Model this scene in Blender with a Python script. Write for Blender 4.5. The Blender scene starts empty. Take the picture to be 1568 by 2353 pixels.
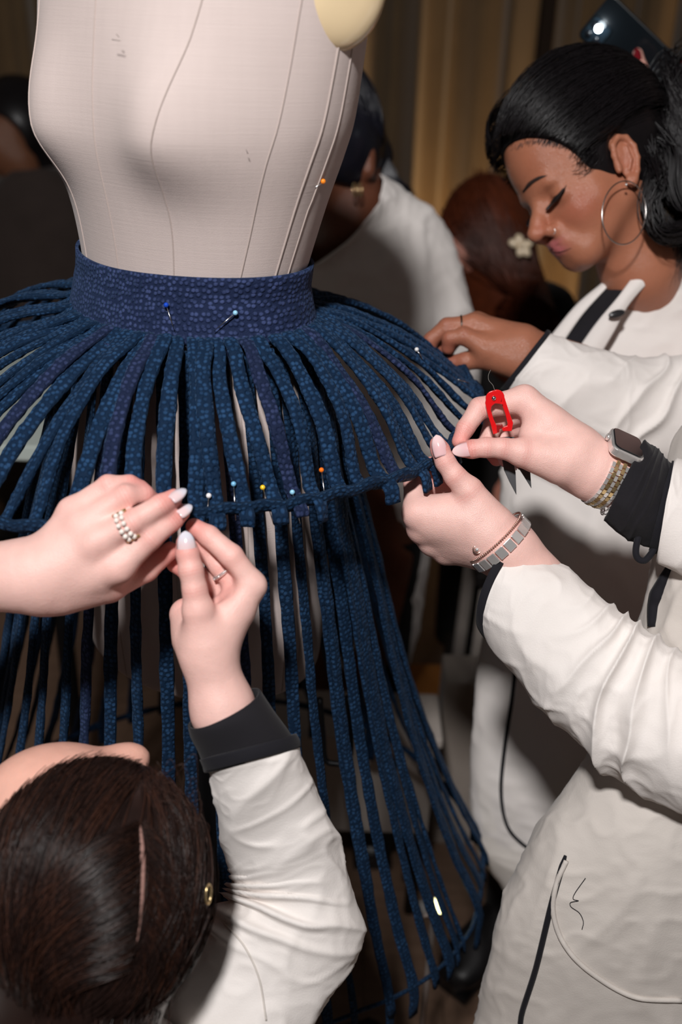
import bpy, bmesh, math, random
import numpy as np
from mathutils import Vector, Matrix, noise as mnoise

rnd = random.Random(7)
scene = bpy.context.scene
col = scene.collection

# ------------------------------------------------------------------ camera
PITCH, ROLL = math.radians(27.0), math.radians(2.0)
CAM = np.array([0.0, 0.0, 1.32])
FPX = 2353 * 35.0 / 36.0
_F = np.array([0, math.cos(PITCH), -math.sin(PITCH)])
_R0 = np.array([1.0, 0, 0]); _U0 = np.array([0, math.sin(PITCH), math.cos(PITCH)])
_R = math.cos(ROLL) * _R0 + math.sin(ROLL) * _U0
_U = -math.sin(ROLL) * _R0 + math.cos(ROLL) * _U0
cam_data = bpy.data.cameras.new('camera')
cam = bpy.data.objects.new('camera', cam_data); col.objects.link(cam)
cam.matrix_world = Matrix(((_R[0], _U[0], -_F[0], CAM[0]), (_R[1], _U[1], -_F[1], CAM[1]),
                           (_R[2], _U[2], -_F[2], CAM[2]), (0, 0, 0, 1)))
cam_data.sensor_fit = 'VERTICAL'; cam_data.sensor_height = 36.0; cam_data.sensor_width = 24.0; cam_data.lens = 35.0
cam_data.clip_start = 0.02
cam_data.dof.use_dof = True; cam_data.dof.focus_distance = 0.93; cam_data.dof.aperture_fstop = 3.2
scene.camera = cam

# ------------------------------------------------------------------ light
world = bpy.data.worlds.new('World'); scene.world = world; world.use_nodes = True
world.node_tree.nodes['Background'].inputs[0].default_value = (0.9, 0.8, 0.72, 1)
world.node_tree.nodes['Background'].inputs[1].default_value = 0.05
fl = bpy.data.lights.new('flash', 'AREA'); fl.shape = 'DISK'; fl.size = 0.16; fl.energy = 41.0; fl.color = (1.0, 0.975, 0.965)
flo = bpy.data.objects.new('flash', fl); col.objects.link(flo)
flo.location = CAM + _U * 0.70 - _R * 0.20 - _F * 0.80
flo.rotation_euler = (Vector((-0.02, 1.0, 0.88)) - Vector(flo.location)).to_track_quat('-Z', 'Y').to_euler()
scene.view_settings.view_transform = 'Standard'
scene.view_settings.look = 'None'
scene.view_settings.gamma = 1.0
scene.view_settings.exposure = 0.0
scene.view_settings.use_curve_mapping = False

ZF = -0.25     # floor level
# ------------------------------------------------------------------ helpers
def V(*a): return np.array(a, dtype=float)
def unit(v):
    v = np.asarray(v, float); n = np.linalg.norm(v)
    return v / n if n > 1e-12 else v
def P(px, py, d):
    """point of the place seen at photo pixel (px, py), d metres along the view axis"""
    return CAM + d * (_F + (px - 784.0) / FPX * _R + (1176.5 - py) / FPX * _U)
def PZ(px, py, z):
    """same, on the level z"""
    r = _F + (px - 784.0) / FPX * _R + (1176.5 - py) / FPX * _U
    return CAM + r * ((z - CAM[2]) / r[2])
def proj(p):
    q = np.asarray(p) - CAM; d = q @ _F
    return 784 + q @ _R / d * FPX, 1176.5 - q @ _U / d * FPX, d

def tag(o, label=None, cat=None, group=None, kind=None):
    if label: o['label'] = label
    if cat: o['category'] = cat
    if group: o['group'] = group
    if kind: o['kind'] = kind
    return o
def empty(name, loc, label=None, cat=None, group=None):
    o = bpy.data.objects.new(name, None); col.objects.link(o); o.location = tuple(loc); o.empty_display_size = 0.05
    bpy.context.view_layer.update()
    return tag(o, label, cat, group)
def link(name, me, mat=None, parent=None):
    o = bpy.data.objects.new(name, me); col.objects.link(o)
    if mat is not None and len(me.materials) == 0: me.materials.append(mat)
    if parent is not None:
        o.parent = parent
        l = root_loc(parent)
        o.matrix_parent_inverse = Matrix.Translation(-Vector(l))
    return o
def root_loc(o):
    l = Vector((0, 0, 0))
    # parts are modelled in world coordinates; only top-level empties carry a location
    while o is not None:
        if o.parent is None: l = Vector(o.location)
        o = o.parent
    return l
def mesh(name, verts, faces, mat=None, parent=None, smooth=True, uvs=None, cols=None):
    me = bpy.data.meshes.new(name)
    verts = np.asarray(verts, float)
    me.from_pydata(verts.tolist(), [], [tuple(f) for f in faces])
    if smooth: me.polygons.foreach_set('use_smooth', [True] * len(me.polygons))
    if uvs is not None:
        uvl = me.uv_layers.new(name='UVMap')
        li = np.empty(len(me.loops), dtype=np.int32); me.loops.foreach_get('vertex_index', li)
        uvl.data.foreach_set('uv', np.asarray(uvs, float)[li].ravel())
    if cols is not None:
        ca = me.color_attributes.new('Col', 'FLOAT_COLOR', 'POINT')
        c4 = np.ones((len(verts), 4)); c4[:, :3] = cols
        ca.data.foreach_set('color', c4.ravel())
    me.update()
    return link(name, me, mat, parent)

def grid_faces(nr, nc, closed_c=True, closed_r=False, off=0):
    f = []
    for i in range(nr if closed_r else nr - 1):
        for j in range(nc if closed_c else nc - 1):
            a = i * nc + j; b = i * nc + (j + 1) % nc
            c = ((i + 1) % nr) * nc + (j + 1) % nc; d = ((i + 1) % nr) * nc + j
            f.append((off + a, off + b, off + c, off + d))
    return f

def catmull(pts, n, closed=False):
    """n points evenly along a smooth curve through pts (any dimension)"""
    pts = np.asarray(pts, float); m = len(pts)
    if m == 2 and not closed:
        t = np.linspace(0, 1, n)[:, None]; return pts[0] * (1 - t) + pts[1] * t
    if closed: ext = np.vstack([pts[-1], pts, pts[0], pts[1]]); segs = m
    else: ext = np.vstack([2 * pts[0] - pts[1], pts, 2 * pts[-1] - pts[-2]]); segs = m - 1
    t = np.linspace(0, segs, n, endpoint=not closed)
    i = np.minimum(t.astype(int), segs - 1); u = (t - i)[:, None]
    p0, p1, p2, p3 = ext[i], ext[i + 1], ext[i + 2], ext[i + 3]
    return 0.5 * ((2 * p1) + (-p0 + p2) * u + (2 * p0 - 5 * p1 + 4 * p2 - p3) * u * u + (-p0 + 3 * p1 - 3 * p2 + p3) * u ** 3)
def arclen_resample(pts, n):
    pts = np.asarray(pts, float)
    s = np.concatenate([[0], np.cumsum(np.linalg.norm(np.diff(pts[:, :3], axis=0), axis=1))])
    t = np.linspace(0, s[-1], n)
    return np.stack([np.interp(t, s, pts[:, k]) for k in range(pts.shape[1])], 1)

def tube(name, pts, rad, mat=None, parent=None, seg=8, closed=False, cap=True):
    """round tube along pts; rad scalar or per-point"""
    v, f = tube_geo(pts, rad, seg, closed, cap)
    return mesh(name, v, f, mat, parent)
def tube_geo(pts, rad, seg=8, closed=False, cap=True, off=0):
    pts = np.asarray(pts, float); n = len(pts)
    rad = np.broadcast_to(np.asarray(rad, float), (n,))
    tan = np.gradient(pts, axis=0) if not closed else np.roll(pts, -1, 0) - np.roll(pts, 1, 0)
    tan /= np.maximum(np.linalg.norm(tan, axis=1), 1e-12)[:, None]
    ref = np.array([0, 0, 1.0]) if abs(tan[0][2]) < 0.9 else np.array([1.0, 0, 0])
    nrm = unit(np.cross(tan[0], ref)); verts = []
    a = np.linspace(0, 2 * np.pi, seg, endpoint=False)
    for i in range(n):
        nrm = unit(nrm - (nrm @ tan[i]) * tan[i]); b = np.cross(tan[i], nrm)
        verts.append(pts[i] + rad[i] * (np.cos(a)[:, None] * nrm + np.sin(a)[:, None] * b))
    verts = np.concatenate(verts)
    f = grid_faces(n, seg, True, closed, off)
    if cap and not closed:
        f.append(tuple(off + k for k in range(seg))[::-1]); f.append(tuple(off + (n - 1) * seg + k for k in range(seg)))
    return verts, f

def loft(name, st, mat=None, parent=None, nr=60, seg=40, disp=None, cap=(False, False), thick=0.0, power=2.0, arc=None):
    """surface through stations (centre, half-width vector U, half-depth vector W).
    disp(s, t, pos) gives an outward offset in metres (s 0..1 along, t angle)."""
    A = np.array([np.concatenate([c, u, w]) for c, u, w in st])
    A = catmull(A, nr)
    t = np.linspace(0, 2 * np.pi, seg, endpoint=False) if arc is None else np.linspace(arc[0], arc[1], seg)
    ct, sn = np.cos(t), np.sin(t)
    if power != 2.0:
        ct = np.sign(ct) * np.abs(ct) ** (2 / power); sn = np.sign(sn) * np.abs(sn) ** (2 / power)
    pos = A[:, None, 0:3] + ct[None, :, None] * A[:, None, 3:6] + sn[None, :, None] * A[:, None, 6:9]
    if disp is not None:
        nrm = ct[None, :, None] * A[:, None, 3:6] / np.linalg.norm(A[:, 3:6], axis=1)[:, None, None] + \
              sn[None, :, None] * A[:, None, 6:9] / np.linalg.norm(A[:, 6:9], axis=1)[:, None, None]
        nrm /= np.linalg.norm(nrm, axis=2)[:, :, None]
        S, T = np.meshgrid(np.linspace(0, 1, nr), t, indexing='ij')
        pos = pos + nrm * disp(S, T, pos)[:, :, None]
    L = np.concatenate([[0], np.cumsum(np.linalg.norm(np.diff(A[:, :3], axis=0), axis=1))])
    W = np.linalg.norm(A[:, 3:6], axis=1).mean()
    uv = np.stack(np.broadcast_arrays((t * W)[None, :], L[:, None]), 2).reshape(-1, 2)
    v = pos.reshape(-1, 3); f = grid_faces(nr, seg, arc is None)
    if cap[0]: f.append(tuple(range(seg))[::-1])
    if cap[1]: f.append(tuple((nr - 1) * seg + k for k in range(seg)))
    o = mesh(name, v, f, mat, parent, uvs=uv)
    if thick:
        m = o.modifiers.new('thick', 'SOLIDIFY'); m.thickness = thick; m.offset = -1
    return o, pos
def edge_st(ax, ay, bx, by, d, ratio=0.8, da=0.0, db=0.0):
    """station from two outline pixels a,b at depth d (a and b may differ by da, db)"""
    a, b = P(ax, ay, d + da), P(bx, by, d + db); c = (a + b) / 2; u = (a - b) / 2
    view = unit(c - CAM); w = view - (view @ unit(u)) * unit(u)
    return c, u, -unit(w) * np.linalg.norm(u) * ratio

def surf_on(obj, px, py, off=0.0006, d0=None):
    """where the sight line through (px, py) meets obj (falls back to depth d0)"""
    dg = bpy.context.evaluated_depsgraph_get()
    r = _F + (px - 784.0) / FPX * _R + (1176.5 - py) / FPX * _U
    mi = obj.matrix_world.inverted(); o = mi @ Vector(CAM); d = (mi.to_3x3() @ Vector(r)).normalized()
    ok, loc, nrm, _i = obj.ray_cast(o, d, depsgraph=dg)
    if not ok: return P(px, py, d0) if d0 else None
    return np.array(obj.matrix_world @ loc) - unit(r) * off
def path_on(name, obj, px, r, mat, parent, n=40, off=0.0006, d0=None, seg=6):
    bpy.context.view_layer.update()
    q = [surf_on(obj, x, y, off, d0) for x, y in catmull(np.array(px, float), n)]
    return tube(name, [p for p in q if p is not None], r, mat, parent, seg)
def fbm(p, scale, oct_=3):
    p = np.asarray(p).reshape(-1, 3)
    return np.array([mnoise.fractal(Vector(q) * scale, 1.0, 2.0, oct_) for q in p])

def ellipsoid(name, c, ax, mat, parent=None, nu=24, nv=16):
    """ax: three half-axis vectors"""
    v = []; 
    for i in range(nv + 1):
        ph = math.pi * i / nv
        for j in range(nu):
            th = 2 * math.pi * j / nu
            v.append(np.asarray(c) + math.sin(ph) * math.cos(th) * np.asarray(ax[0]) + math.sin(ph) * math.sin(th) * np.asarray(ax[1]) + math.cos(ph) * np.asarray(ax[2]))
    return mesh(name, v, grid_faces(nv + 1, nu), mat, parent)
def ball_geo(c, r, nu=10, nv=6, off=0):
    v = []
    for i in range(nv + 1):
        ph = math.pi * i / nv
        for j in range(nu):
            th = 2 * math.pi * j / nu
            v.append(np.asarray(c) + r * np.array([math.sin(ph) * math.cos(th), math.sin(ph) * math.sin(th), math.cos(ph)]))
    return v, grid_faces(nv + 1, nu, off=off)
def box_geo(c, ax, off=0):
    v = [np.asarray(c) + sx * np.asarray(ax[0]) + sy * np.asarray(ax[1]) + sz * np.asarray(ax[2]) for sx in (-1, 1) for sy in (-1, 1) for sz in (-1, 1)]
    f = [(0, 1, 3, 2), (4, 6, 7, 5), (0, 4, 5, 1), (2, 3, 7, 6), (0, 2, 6, 4), (1, 5, 7, 3)]
    return v, [tuple(off + k for k in q) for q in f]
def ribbon(name, left, right, mat, parent, n=40, m=8, arch=0.0, thick=0.0015):
    """cloth band between two polylines of points, slightly arched towards the lens"""
    L = catmull(left, n); R_ = catmull(right, n); vs, uv = [], []
    for i in range(n):
        for j in range(m):
            t = j / (m - 1); p = L[i] * (1 - t) + R_[i] * t
            vs.append(p + unit(CAM - p) * arch * math.sin(math.pi * t)); uv.append((t * 0.02, i * 0.005))
    o = mesh(name, vs, grid_faces(n, m, False), mat, parent, uvs=uv)
    md = o.modifiers.new('thick', 'SOLIDIFY'); md.thickness = thick; md.offset = 0
    return o
def box(name, c, ax, mat, parent=None, bevel=0.0):
    v, f = box_geo(c, ax)
    o = mesh(name, v, f, mat, parent, smooth=False)
    if bevel:
        m = o.modifiers.new('bevel', 'BEVEL'); m.width = bevel; m.segments = 2
    return o
def prism(name, poly2, org, ex, ey, ez, depth, mat, parent=None, bevel=0.0):
    """extrude a 2-D outline (in ex, ey) by depth along ez"""
    bm = bmesh.new(); ex, ey, ez, org = map(np.asarray, (ex, ey, ez, org))
    lo = [bm.verts.new(org + x * ex + y * ey) for x, y in poly2]
    hi = [bm.verts.new(org + x * ex + y * ey + depth * ez) for x, y in poly2]
    n = len(lo)
    bm.faces.new(lo[::-1]); bm.faces.new(hi)
    for i in range(n): bm.faces.new((lo[i], lo[(i + 1) % n], hi[(i + 1) % n], hi[i]))
    bmesh.ops.recalc_face_normals(bm, faces=bm.faces)
    me = bpy.data.meshes.new(name); bm.to_mesh(me); bm.free()
    o = link(name, me, mat, parent)
    if bevel:
        m = o.modifiers.new('bevel', 'BEVEL'); m.width = bevel; m.segments = 2
    return o

# ------------------------------------------------------------------ signed-distance bodies -> one continuous skin
class Sdf:
    def __init__(self, h): self.h = h; self.groups = []
    def group(self, prims, k=0.004, kmerge=0.006, sub=False): self.groups.append((prims, k, kmerge, sub)); return self
    @staticmethod
    def bounds(p, m):
        if p[0] == 'c':
            a, b, ra, rb = p[1:5]; r = max(ra, rb) + m
            return np.minimum(a, b) - r, np.maximum(a, b) + r
        c, ax = p[1], p[2]
        e = np.sqrt((np.asarray(ax) ** 2).sum(0)) + m
        return c - e, c + e
    @staticmethod
    def dist(p, X):
        if p[0] == 'c':                                     # round cone with optional flattening
            a, b, ra, rb = p[1:5]; ba = b - a; L2 = max(ba @ ba, 1e-12)
            pa = X - a; t = np.clip((pa @ ba) / L2, 0, 1)
            q = pa - t[..., None] * ba
            if len(p) > 5 and p[5] is not None:             # squash along direction p[5] by factor p[6]
                n = unit(p[5]); q = q + ((1.0 / p[6] - 1.0) * (q @ n))[..., None] * n
                return (np.linalg.norm(q, axis=-1) - (ra + t * (rb - ra))) * (p[6] if p[6] < 1 else 1.0)
            return np.linalg.norm(q, axis=-1) - (ra + t * (rb - ra))
        c, ax = p[1], np.asarray(p[2]); L = np.linalg.norm(ax, axis=1)
        q = (X - c) @ (ax / L[:, None]).T
        k0 = np.linalg.norm(q / L, axis=-1); k1 = np.linalg.norm(q / (L * L), axis=-1)
        return np.where(k1 > 1e-9, k0 * (k0 - 1.0) / np.maximum(k1, 1e-9), -L.min())
    @staticmethod
    def smin(a, b, k):
        if k <= 0: return np.minimum(a, b)
        hh = np.maximum(k - np.abs(a - b), 0) / k
        return np.minimum(a, b) - hh * hh * k * 0.25
    def build(self):
        h = self.h; lo = np.full(3, 1e9); hi = np.full(3, -1e9)
        for prims, k, km, sub in self.groups:
            if sub: continue
            for p in prims:
                l, u = self.bounds(p, 3 * h + 0.004); lo = np.minimum(lo, l); hi = np.maximum(hi, u)
        n = np.ceil((hi - lo) / h).astype(int) + 1
        D = np.full(n, 1.0)
        def put(arr, org, p, k, mode='u'):
            m = max(k, 0.002) + 3 * h
            l, u = self.bounds(p, m)
            i0 = np.maximum(np.floor((l - org) / h).astype(int), 0); i1 = np.minimum(np.ceil((u - org) / h).astype(int) + 1, arr.shape)
            if np.any(i1 <= i0): return
            g = np.stack(np.meshgrid(*[org[a] + h * np.arange(i0[a], i1[a]) for a in range(3)], indexing='ij'), -1)
            s = tuple(slice(i0[a], i1[a]) for a in range(3))
            d = self.dist(p, g)
            arr[s] = self.smin(arr[s], d, k) if mode == 'u' else -self.smin(-arr[s], d, k)
        for prims, k, km, sub in self.groups:
            if sub:
                for p in prims: put(D, lo, p, km, 's')
                continue
            if len(prims) == 1: put(D, lo, prims[0], km); continue
            m = max(k, km) + 4 * h
            gl = np.full(3, 1e9); gh = np.full(3, -1e9)
            for p in prims:
                l, u = self.bounds(p, m); gl = np.minimum(gl, l); gh = np.maximum(gh, u)
            i0 = np.maximum(np.floor((gl - lo) / h).astype(int), 0); i1 = np.minimum(np.ceil((gh - lo) / h).astype(int) + 1, n)
            sub_ = np.full(i1 - i0, 1.0); o2 = lo + i0 * h
            for p in prims: put(sub_, o2, p, k)
            s = tuple(slice(i0[a], i1[a]) for a in range(3))
            D[s] = self.smin(D[s], sub_, km)
        return self.nets(D, lo, h)
    @staticmethod
    def nets(D, lo, h):
        ins = D < 0
        c = np.zeros(np.array(D.shape) - 1, dtype=np.int8)
        offs = [(i, j, k) for i in (0, 1) for j in (0, 1) for k in (0, 1)]
        sh = c.shape
        for o in offs: c += ins[o[0]:o[0] + sh[0], o[1]:o[1] + sh[1], o[2]:o[2] + sh[2]]
        act = np.argwhere((c > 0) & (c < 8))
        idx = -np.ones(sh, dtype=np.int64); idx[tuple(act.T)] = np.arange(len(act))
        acc = np.zeros((len(act), 3)); cnt = np.zeros(len(act))
        for ax in range(3):
            for o in offs:
                if o[ax]: continue
                o = np.array(o); e = o.copy(); e[ax] = 1
                p0 = act + o; p1 = act + e
                v0 = D[tuple(p0.T)]; v1 = D[tuple(p1.T)]
                m = (v0 < 0) != (v1 < 0)
                t = np.where(m, v0 / np.where(m, v0 - v1, 1), 0)
                pt = np.tile(o.astype(float), (len(act), 1)); pt[:, ax] += t
                acc[m] += pt[m]; cnt[m] += 1
        vert = lo + (act + acc / cnt[:, None]) * h
        faces = []
        for ax in range(3):
            a, b = (ax + 1) % 3, (ax + 2) % 3
            s0 = [slice(None)] * 3; s1 = [slice(None)] * 3
            s0[ax] = slice(0, -1); s1[ax] = slice(1, None)
            i0 = ins[tuple(s0)]; i1 = ins[tuple(s1)]
            e = np.argwhere(i0 != i1)
            e = e[(e[:, a] > 0) & (e[:, b] > 0) & (e[:, a] < sh[a]) & (e[:, b] < sh[b])]
            flip = i0[tuple(e.T)]
            def cell(da, db):
                q = e.copy(); q[:, a] -= da; q[:, b] -= db; return idx[tuple(q.T)]
            q = np.stack([cell(1, 1), cell(0, 1), cell(0, 0), cell(1, 0)], 1)
            q = q[(q >= 0).all(1)] if (q < 0).any() else q
            if len(q) == len(flip): q[~flip] = q[~flip][:, ::-1]
            faces.append(q)
        return vert, np.concatenate(faces)
def fmesh(name, v, f, mat, parent=None, cols=None):
    """fast mesh from numpy quads"""
    me = bpy.data.meshes.new(name); f = np.asarray(f, dtype=np.int32)
    me.vertices.add(len(v)); me.vertices.foreach_set('co', np.asarray(v, np.float32).ravel())
    me.loops.add(f.size); me.loops.foreach_set('vertex_index', f.ravel())
    me.polygons.add(len(f)); me.polygons.foreach_set('loop_start', np.arange(0, f.size, 4, dtype=np.int32))
    me.polygons.foreach_set('use_smooth', np.ones(len(f), dtype=bool))
    if cols is not None:
        ca = me.color_attributes.new('Col', 'FLOAT_COLOR', 'POINT'); c4 = np.ones((len(v), 4), np.float32); c4[:, :3] = cols
        ca.data.foreach_set('color', c4.ravel())
    me.update(calc_edges=True); me.validate()
    return link(name, me, mat, parent)
def cone(a, b, ra, rb, flat=None, fac=1.0): return ('c', np.asarray(a, float), np.asarray(b, float), ra, rb, flat, fac)
def ell(c, ax): return ('e', np.asarray(c, float), np.asarray(ax, float))

# ------------------------------------------------------------------ materials
def srgb(r, g, b): return tuple(((c / 255) / 12.92 if c / 255 <= 0.04045 else ((c / 255 + 0.055) / 1.055) ** 2.4) for c in (r, g, b))
class N:
    def __init__(self, name):
        self.m = bpy.data.materials.new(name); self.m.use_nodes = True
        self.t = self.m.node_tree; self.b = self.t.nodes['Principled BSDF']
    def n(self, typ, **kw):
        nd = self.t.nodes.new(typ)
        for k, v in kw.items():
            if k in nd.inputs.keys() if isinstance(k, str) else False: nd.inputs[k].default_value = v
            else: setattr(nd, k, v)
        return nd
    def l(self, a, b): self.t.links.new(a, b)
    def set(self, **kw):
        for k, v in kw.items():
            self.b.inputs[k.replace('_', ' ')].default_value = v
        return self
def plain(name, c, rough=0.5, metal=0.0, **kw):
    k = N(name); k.set(Base_Color=(*c, 1), Roughness=rough, Metallic=metal)
    for a, v in kw.items(): k.b.inputs[a.replace('_', ' ')].default_value = v
    return k.m
def emit(name, c, s):
    k = N(name); k.set(Base_Color=(0, 0, 0, 1)); k.b.inputs['Emission Color'].default_value = (*c, 1); k.b.inputs['Emission Strength'].default_value = s
    return k.m
def cloth_mat(name, c, c2, rough=0.9, weave=900.0, bump=0.25, mott=18.0, sheen=0.15, wr=0.0):
    """plain woven cloth: weave relief, slight mottling, soft creases"""
    k = N(name)
    tc = k.n('ShaderNodeTexCoord')
    nz = k.n('ShaderNodeTexNoise'); nz.inputs['Scale'].default_value = mott; nz.inputs['Detail'].default_value = 4
    k.l(tc.outputs['Object'], nz.inputs['Vector'])
    mx = k.n('ShaderNodeMix', data_type='RGBA'); mx.inputs['A'].default_value = (*c, 1); mx.inputs['B'].default_value = (*c2, 1)
    k.l(nz.outputs['Fac'], mx.inputs['Factor']); k.l(mx.outputs['Result'], k.b.inputs['Base Color'])
    fine = k.n('ShaderNodeTexNoise'); fine.inputs['Scale'].default_value = weave; fine.inputs['Detail'].default_value = 2
    k.l(tc.outputs['Object'], fine.inputs['Vector'])
    b1 = k.n('ShaderNodeBump'); b1.inputs['Strength'].default_value = bump; b1.inputs['Distance'].default_value = 0.0006
    k.l(fine.outputs['Fac'], b1.inputs['Height'])
    last = b1
    if wr:
        w = k.n('ShaderNodeTexNoise', noise_type='RIDGED_MULTIFRACTAL'); w.inputs['Scale'].default_value = 15; w.inputs['Detail'].default_value = 4; w.inputs['Roughness'].default_value = 0.55; w.inputs['Distortion'].default_value = 0.8
        k.l(tc.outputs['Object'], w.inputs['Vector'])
        b2 = k.n('ShaderNodeBump'); b2.inputs['Strength'].default_value = wr; b2.inputs['Distance'].default_value = 0.004
        k.l(w.outputs['Fac'], b2.inputs['Height']); k.l(b1.outputs['Normal'], b2.inputs['Normal']); last = b2
    k.l(last.outputs['Normal'], k.b.inputs['Normal'])
    k.set(Roughness=rough); k.b.inputs['Sheen Weight'].default_value = sheen; k.b.inputs['Specular IOR Level'].default_value = 0.2
    return k.m
def skin_mat(name, sss=0.12, rough=0.42, sub=(1.0, 0.35, 0.2), bumpk=0.35):
    k = N(name)
    a = k.n('ShaderNodeAttribute', attribute_name='Col')
    tc = k.n('ShaderNodeTexCoord')
    nz = k.n('ShaderNodeTexNoise'); nz.inputs['Scale'].default_value = 90; nz.inputs['Detail'].default_value = 4
    k.l(tc.outputs['Object'], nz.inputs['Vector'])
    mp = k.n('ShaderNodeMapRange'); mp.inputs['To Min'].default_value = 0.90; mp.inputs['To Max'].default_value = 1.08
    k.l(nz.outputs['Fac'], mp.inputs['Value'])
    mu = k.n('ShaderNodeVectorMath', operation='SCALE'); k.l(a.outputs['Color'], mu.inputs[0]); k.l(mp.outputs['Result'], mu.inputs['Scale'])
    k.l(mu.outputs['Vector'], k.b.inputs['Base Color'])
    vo = k.n('ShaderNodeTexVoronoi'); vo.inputs['Scale'].default_value = 1100
    k.l(tc.outputs['Object'], vo.inputs['Vector'])
    n2 = k.n('ShaderNodeTexNoise'); n2.inputs['Scale'].default_value = 260; n2.inputs['Detail'].default_value = 3
    k.l(tc.outputs['Object'], n2.inputs['Vector'])
    ad = k.n('ShaderNodeMath', operation='ADD'); k.l(vo.outputs['Distance'], ad.inputs[0]); k.l(n2.outputs['Fac'], ad.inputs[1])
    bp = k.n('ShaderNodeBump'); bp.inputs['Strength'].default_value = bumpk; bp.inputs['Distance'].default_value = 0.0006
    k.l(ad.outputs['Value'], bp.inputs['Height']); k.l(bp.outputs['Normal'], k.b.inputs['Normal'])
    k.set(Roughness=rough); k.b.inputs['Subsurface Weight'].default_value = sss
    k.b.inputs['Subsurface Radius'].default_value = sub; k.b.inputs['Subsurface Scale'].default_value = 0.006
    k.b.inputs['Specular IOR Level'].default_value = 0.4
    return k.m

# ------------------------------------------------------------------ setting
def wood_floor():
    k = N('floor_wood')
    tc = k.n('ShaderNodeTexCoord'); mp = k.n('ShaderNodeMapping'); mp.inputs['Scale'].default_value = (1, 9, 1)
    k.l(tc.outputs['Object'], mp.inputs['Vector'])
    nz = k.n('ShaderNodeTexNoise'); nz.inputs['Scale'].default_value = 6; nz.inputs['Detail'].default_value = 6
    k.l(mp.outputs['Vector'], nz.inputs['Vector'])
    mx = k.n('ShaderNodeMix', data_type='RGBA'); mx.inputs['A'].default_value = (*srgb(92, 70, 56), 1); mx.inputs['B'].default_value = (*srgb(134, 108, 90), 1)
    k.l(nz.outputs['Fac'], mx.inputs['Factor']); k.l(mx.outputs['Result'], k.b.inputs['Base Color'])
    k.set(Roughness=0.45)
    return k.m
M_floor = wood_floor()
floor = empty('floor', (0, 2, ZF)); tag(floor, 'brown wooden plank floor under everything', kind='structure')
# boards as pieces of the floor
bv, bf = box_geo((0, 0, -0.01), [(0.0695, 0, 0), (0, 1.2, 0), (0, 0, 0.01)])
for i in range(-14, 18):
    for j in range(3):
        me = bpy.data.meshes.get('floor_board')
        if me is None:
            o = mesh('floor_board', bv, bf, M_floor, None, smooth=False); me = o.data
            mb = o.modifiers.new('bevel', 'BEVEL'); mb.width = 0.002
        else:
            o = bpy.data.objects.new('floor_board', me); col.objects.link(o)
        o.parent = floor
        o.location = (i * 0.14, -1.2 + j * 2.404 + (i % 3) * 0.3 - 0.6, -rnd.random() * 0.0006)
subfl = box('floor_joint', (0.2, 2, ZF - 0.03), [(2.6, 0, 0), (0, 3.6, 0), (0, 0, 0.009)], plain('joint_dark', srgb(30, 22, 18), 0.9), floor)

M_wall = cloth_mat('wall_paint', srgb(60, 46, 36), srgb(52, 40, 32), 0.85, 60, 0.1)
w = box('wall_back', (0.2, 4.45, 1.25), [(2.8, 0, 0), (0, 0.04, 0), (0, 0, 1.5)], M_wall); tag(w, 'dark brown back wall behind the curtains', kind='structure')
M_cur = cloth_mat('curtain_velvet', srgb(118, 98, 72), srgb(100, 82, 60), 0.85, 400, 0.2, 8, 0.3)
# floor-length curtains: separate hanging panels with deep folds
cur_n = 7
for ci in range(cur_n):
    x0 = -2.3 + ci * 0.76; wd = 0.70; nx, nz_ = 90, 16
    vs = []
    for iz in range(nz_):
        z = ZF + 0.02 + 2.95 * iz / (nz_ - 1)
        for ix in range(nx):
            s = ix / (nx - 1); x = x0 + s * wd * 0.97
            ph = s * 2 * math.pi * 3 + ci * 1.3
            y = 4.20 + 0.085 * math.sin(ph + 0.5 * math.sin(3 * s + ci)) * (0.75 + 0.25 * math.sin(ci * 2 + s * 9)) + 0.02 * math.sin(ph * 2.1 + z)
            vs.append((x + 0.008 * math.sin(ph * 2), y, z))
    o = mesh('curtain', vs, grid_faces(nz_, nx, False), M_cur)
    o.modifiers.new('thick', 'SOLIDIFY').thickness = 0.004
    words = ['far left end of the room', 'left of the dress form', 'behind the dark figure at the left', 'behind the dress form', 'right of the bare form, between form and auburn hair',
             'behind the woman with the hoop earring', 'at the far right end']
    tag(o, 'long dark brown folded curtain ' + words[ci], 'curtain', 'curtains along the back wall')
# warm uplights on the floor at the foot of the curtains
M_can = plain('uplight_can', (0.02, 0.02, 0.02), 0.5)
M_lens = emit('uplight_lens', (1.0, 0.62, 0.25), 12)
for (ux, uy, pw, wds) in ((0.44, 4.03, 60.0, 'between the form and the hoop-earring woman'), (0.80, 4.03, 22.0, 'behind the hoop-earring woman'), (-1.25, 4.03, 6.0, 'at the far left')):
    e = empty('floor_uplight', (ux, uy, ZF), 'small black floor uplight shining warm on the curtain ' + wds, 'lamp', 'floor uplights at the curtain foot')
    v, f = tube_geo([(ux, uy, ZF), (ux, uy, ZF + 0.10), (ux, uy, ZF + 0.101)], [0.05, 0.05, 0.042], 20)
    mesh('housing', v, f, M_can, e)
    v, f = tube_geo([(ux, uy, ZF + 0.1012), (ux, uy, ZF + 0.104)], [0.04, 0.04], 20)
    mesh('lens', v, f, M_lens, e)
    L = bpy.data.lights.new('uplight', 'SPOT'); L.energy = pw; L.color = (1.0, 0.60, 0.24); L.spot_size = math.radians(80); L.spot_blend = 1.0; L.shadow_soft_size = 0.04
    lo = bpy.data.objects.new('uplight', L); col.objects.link(lo); lo.parent = e
    lo.location = (0, 0, 0.12); lo.rotation_euler = (math.radians(180 - 2), 0, 0)

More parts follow.
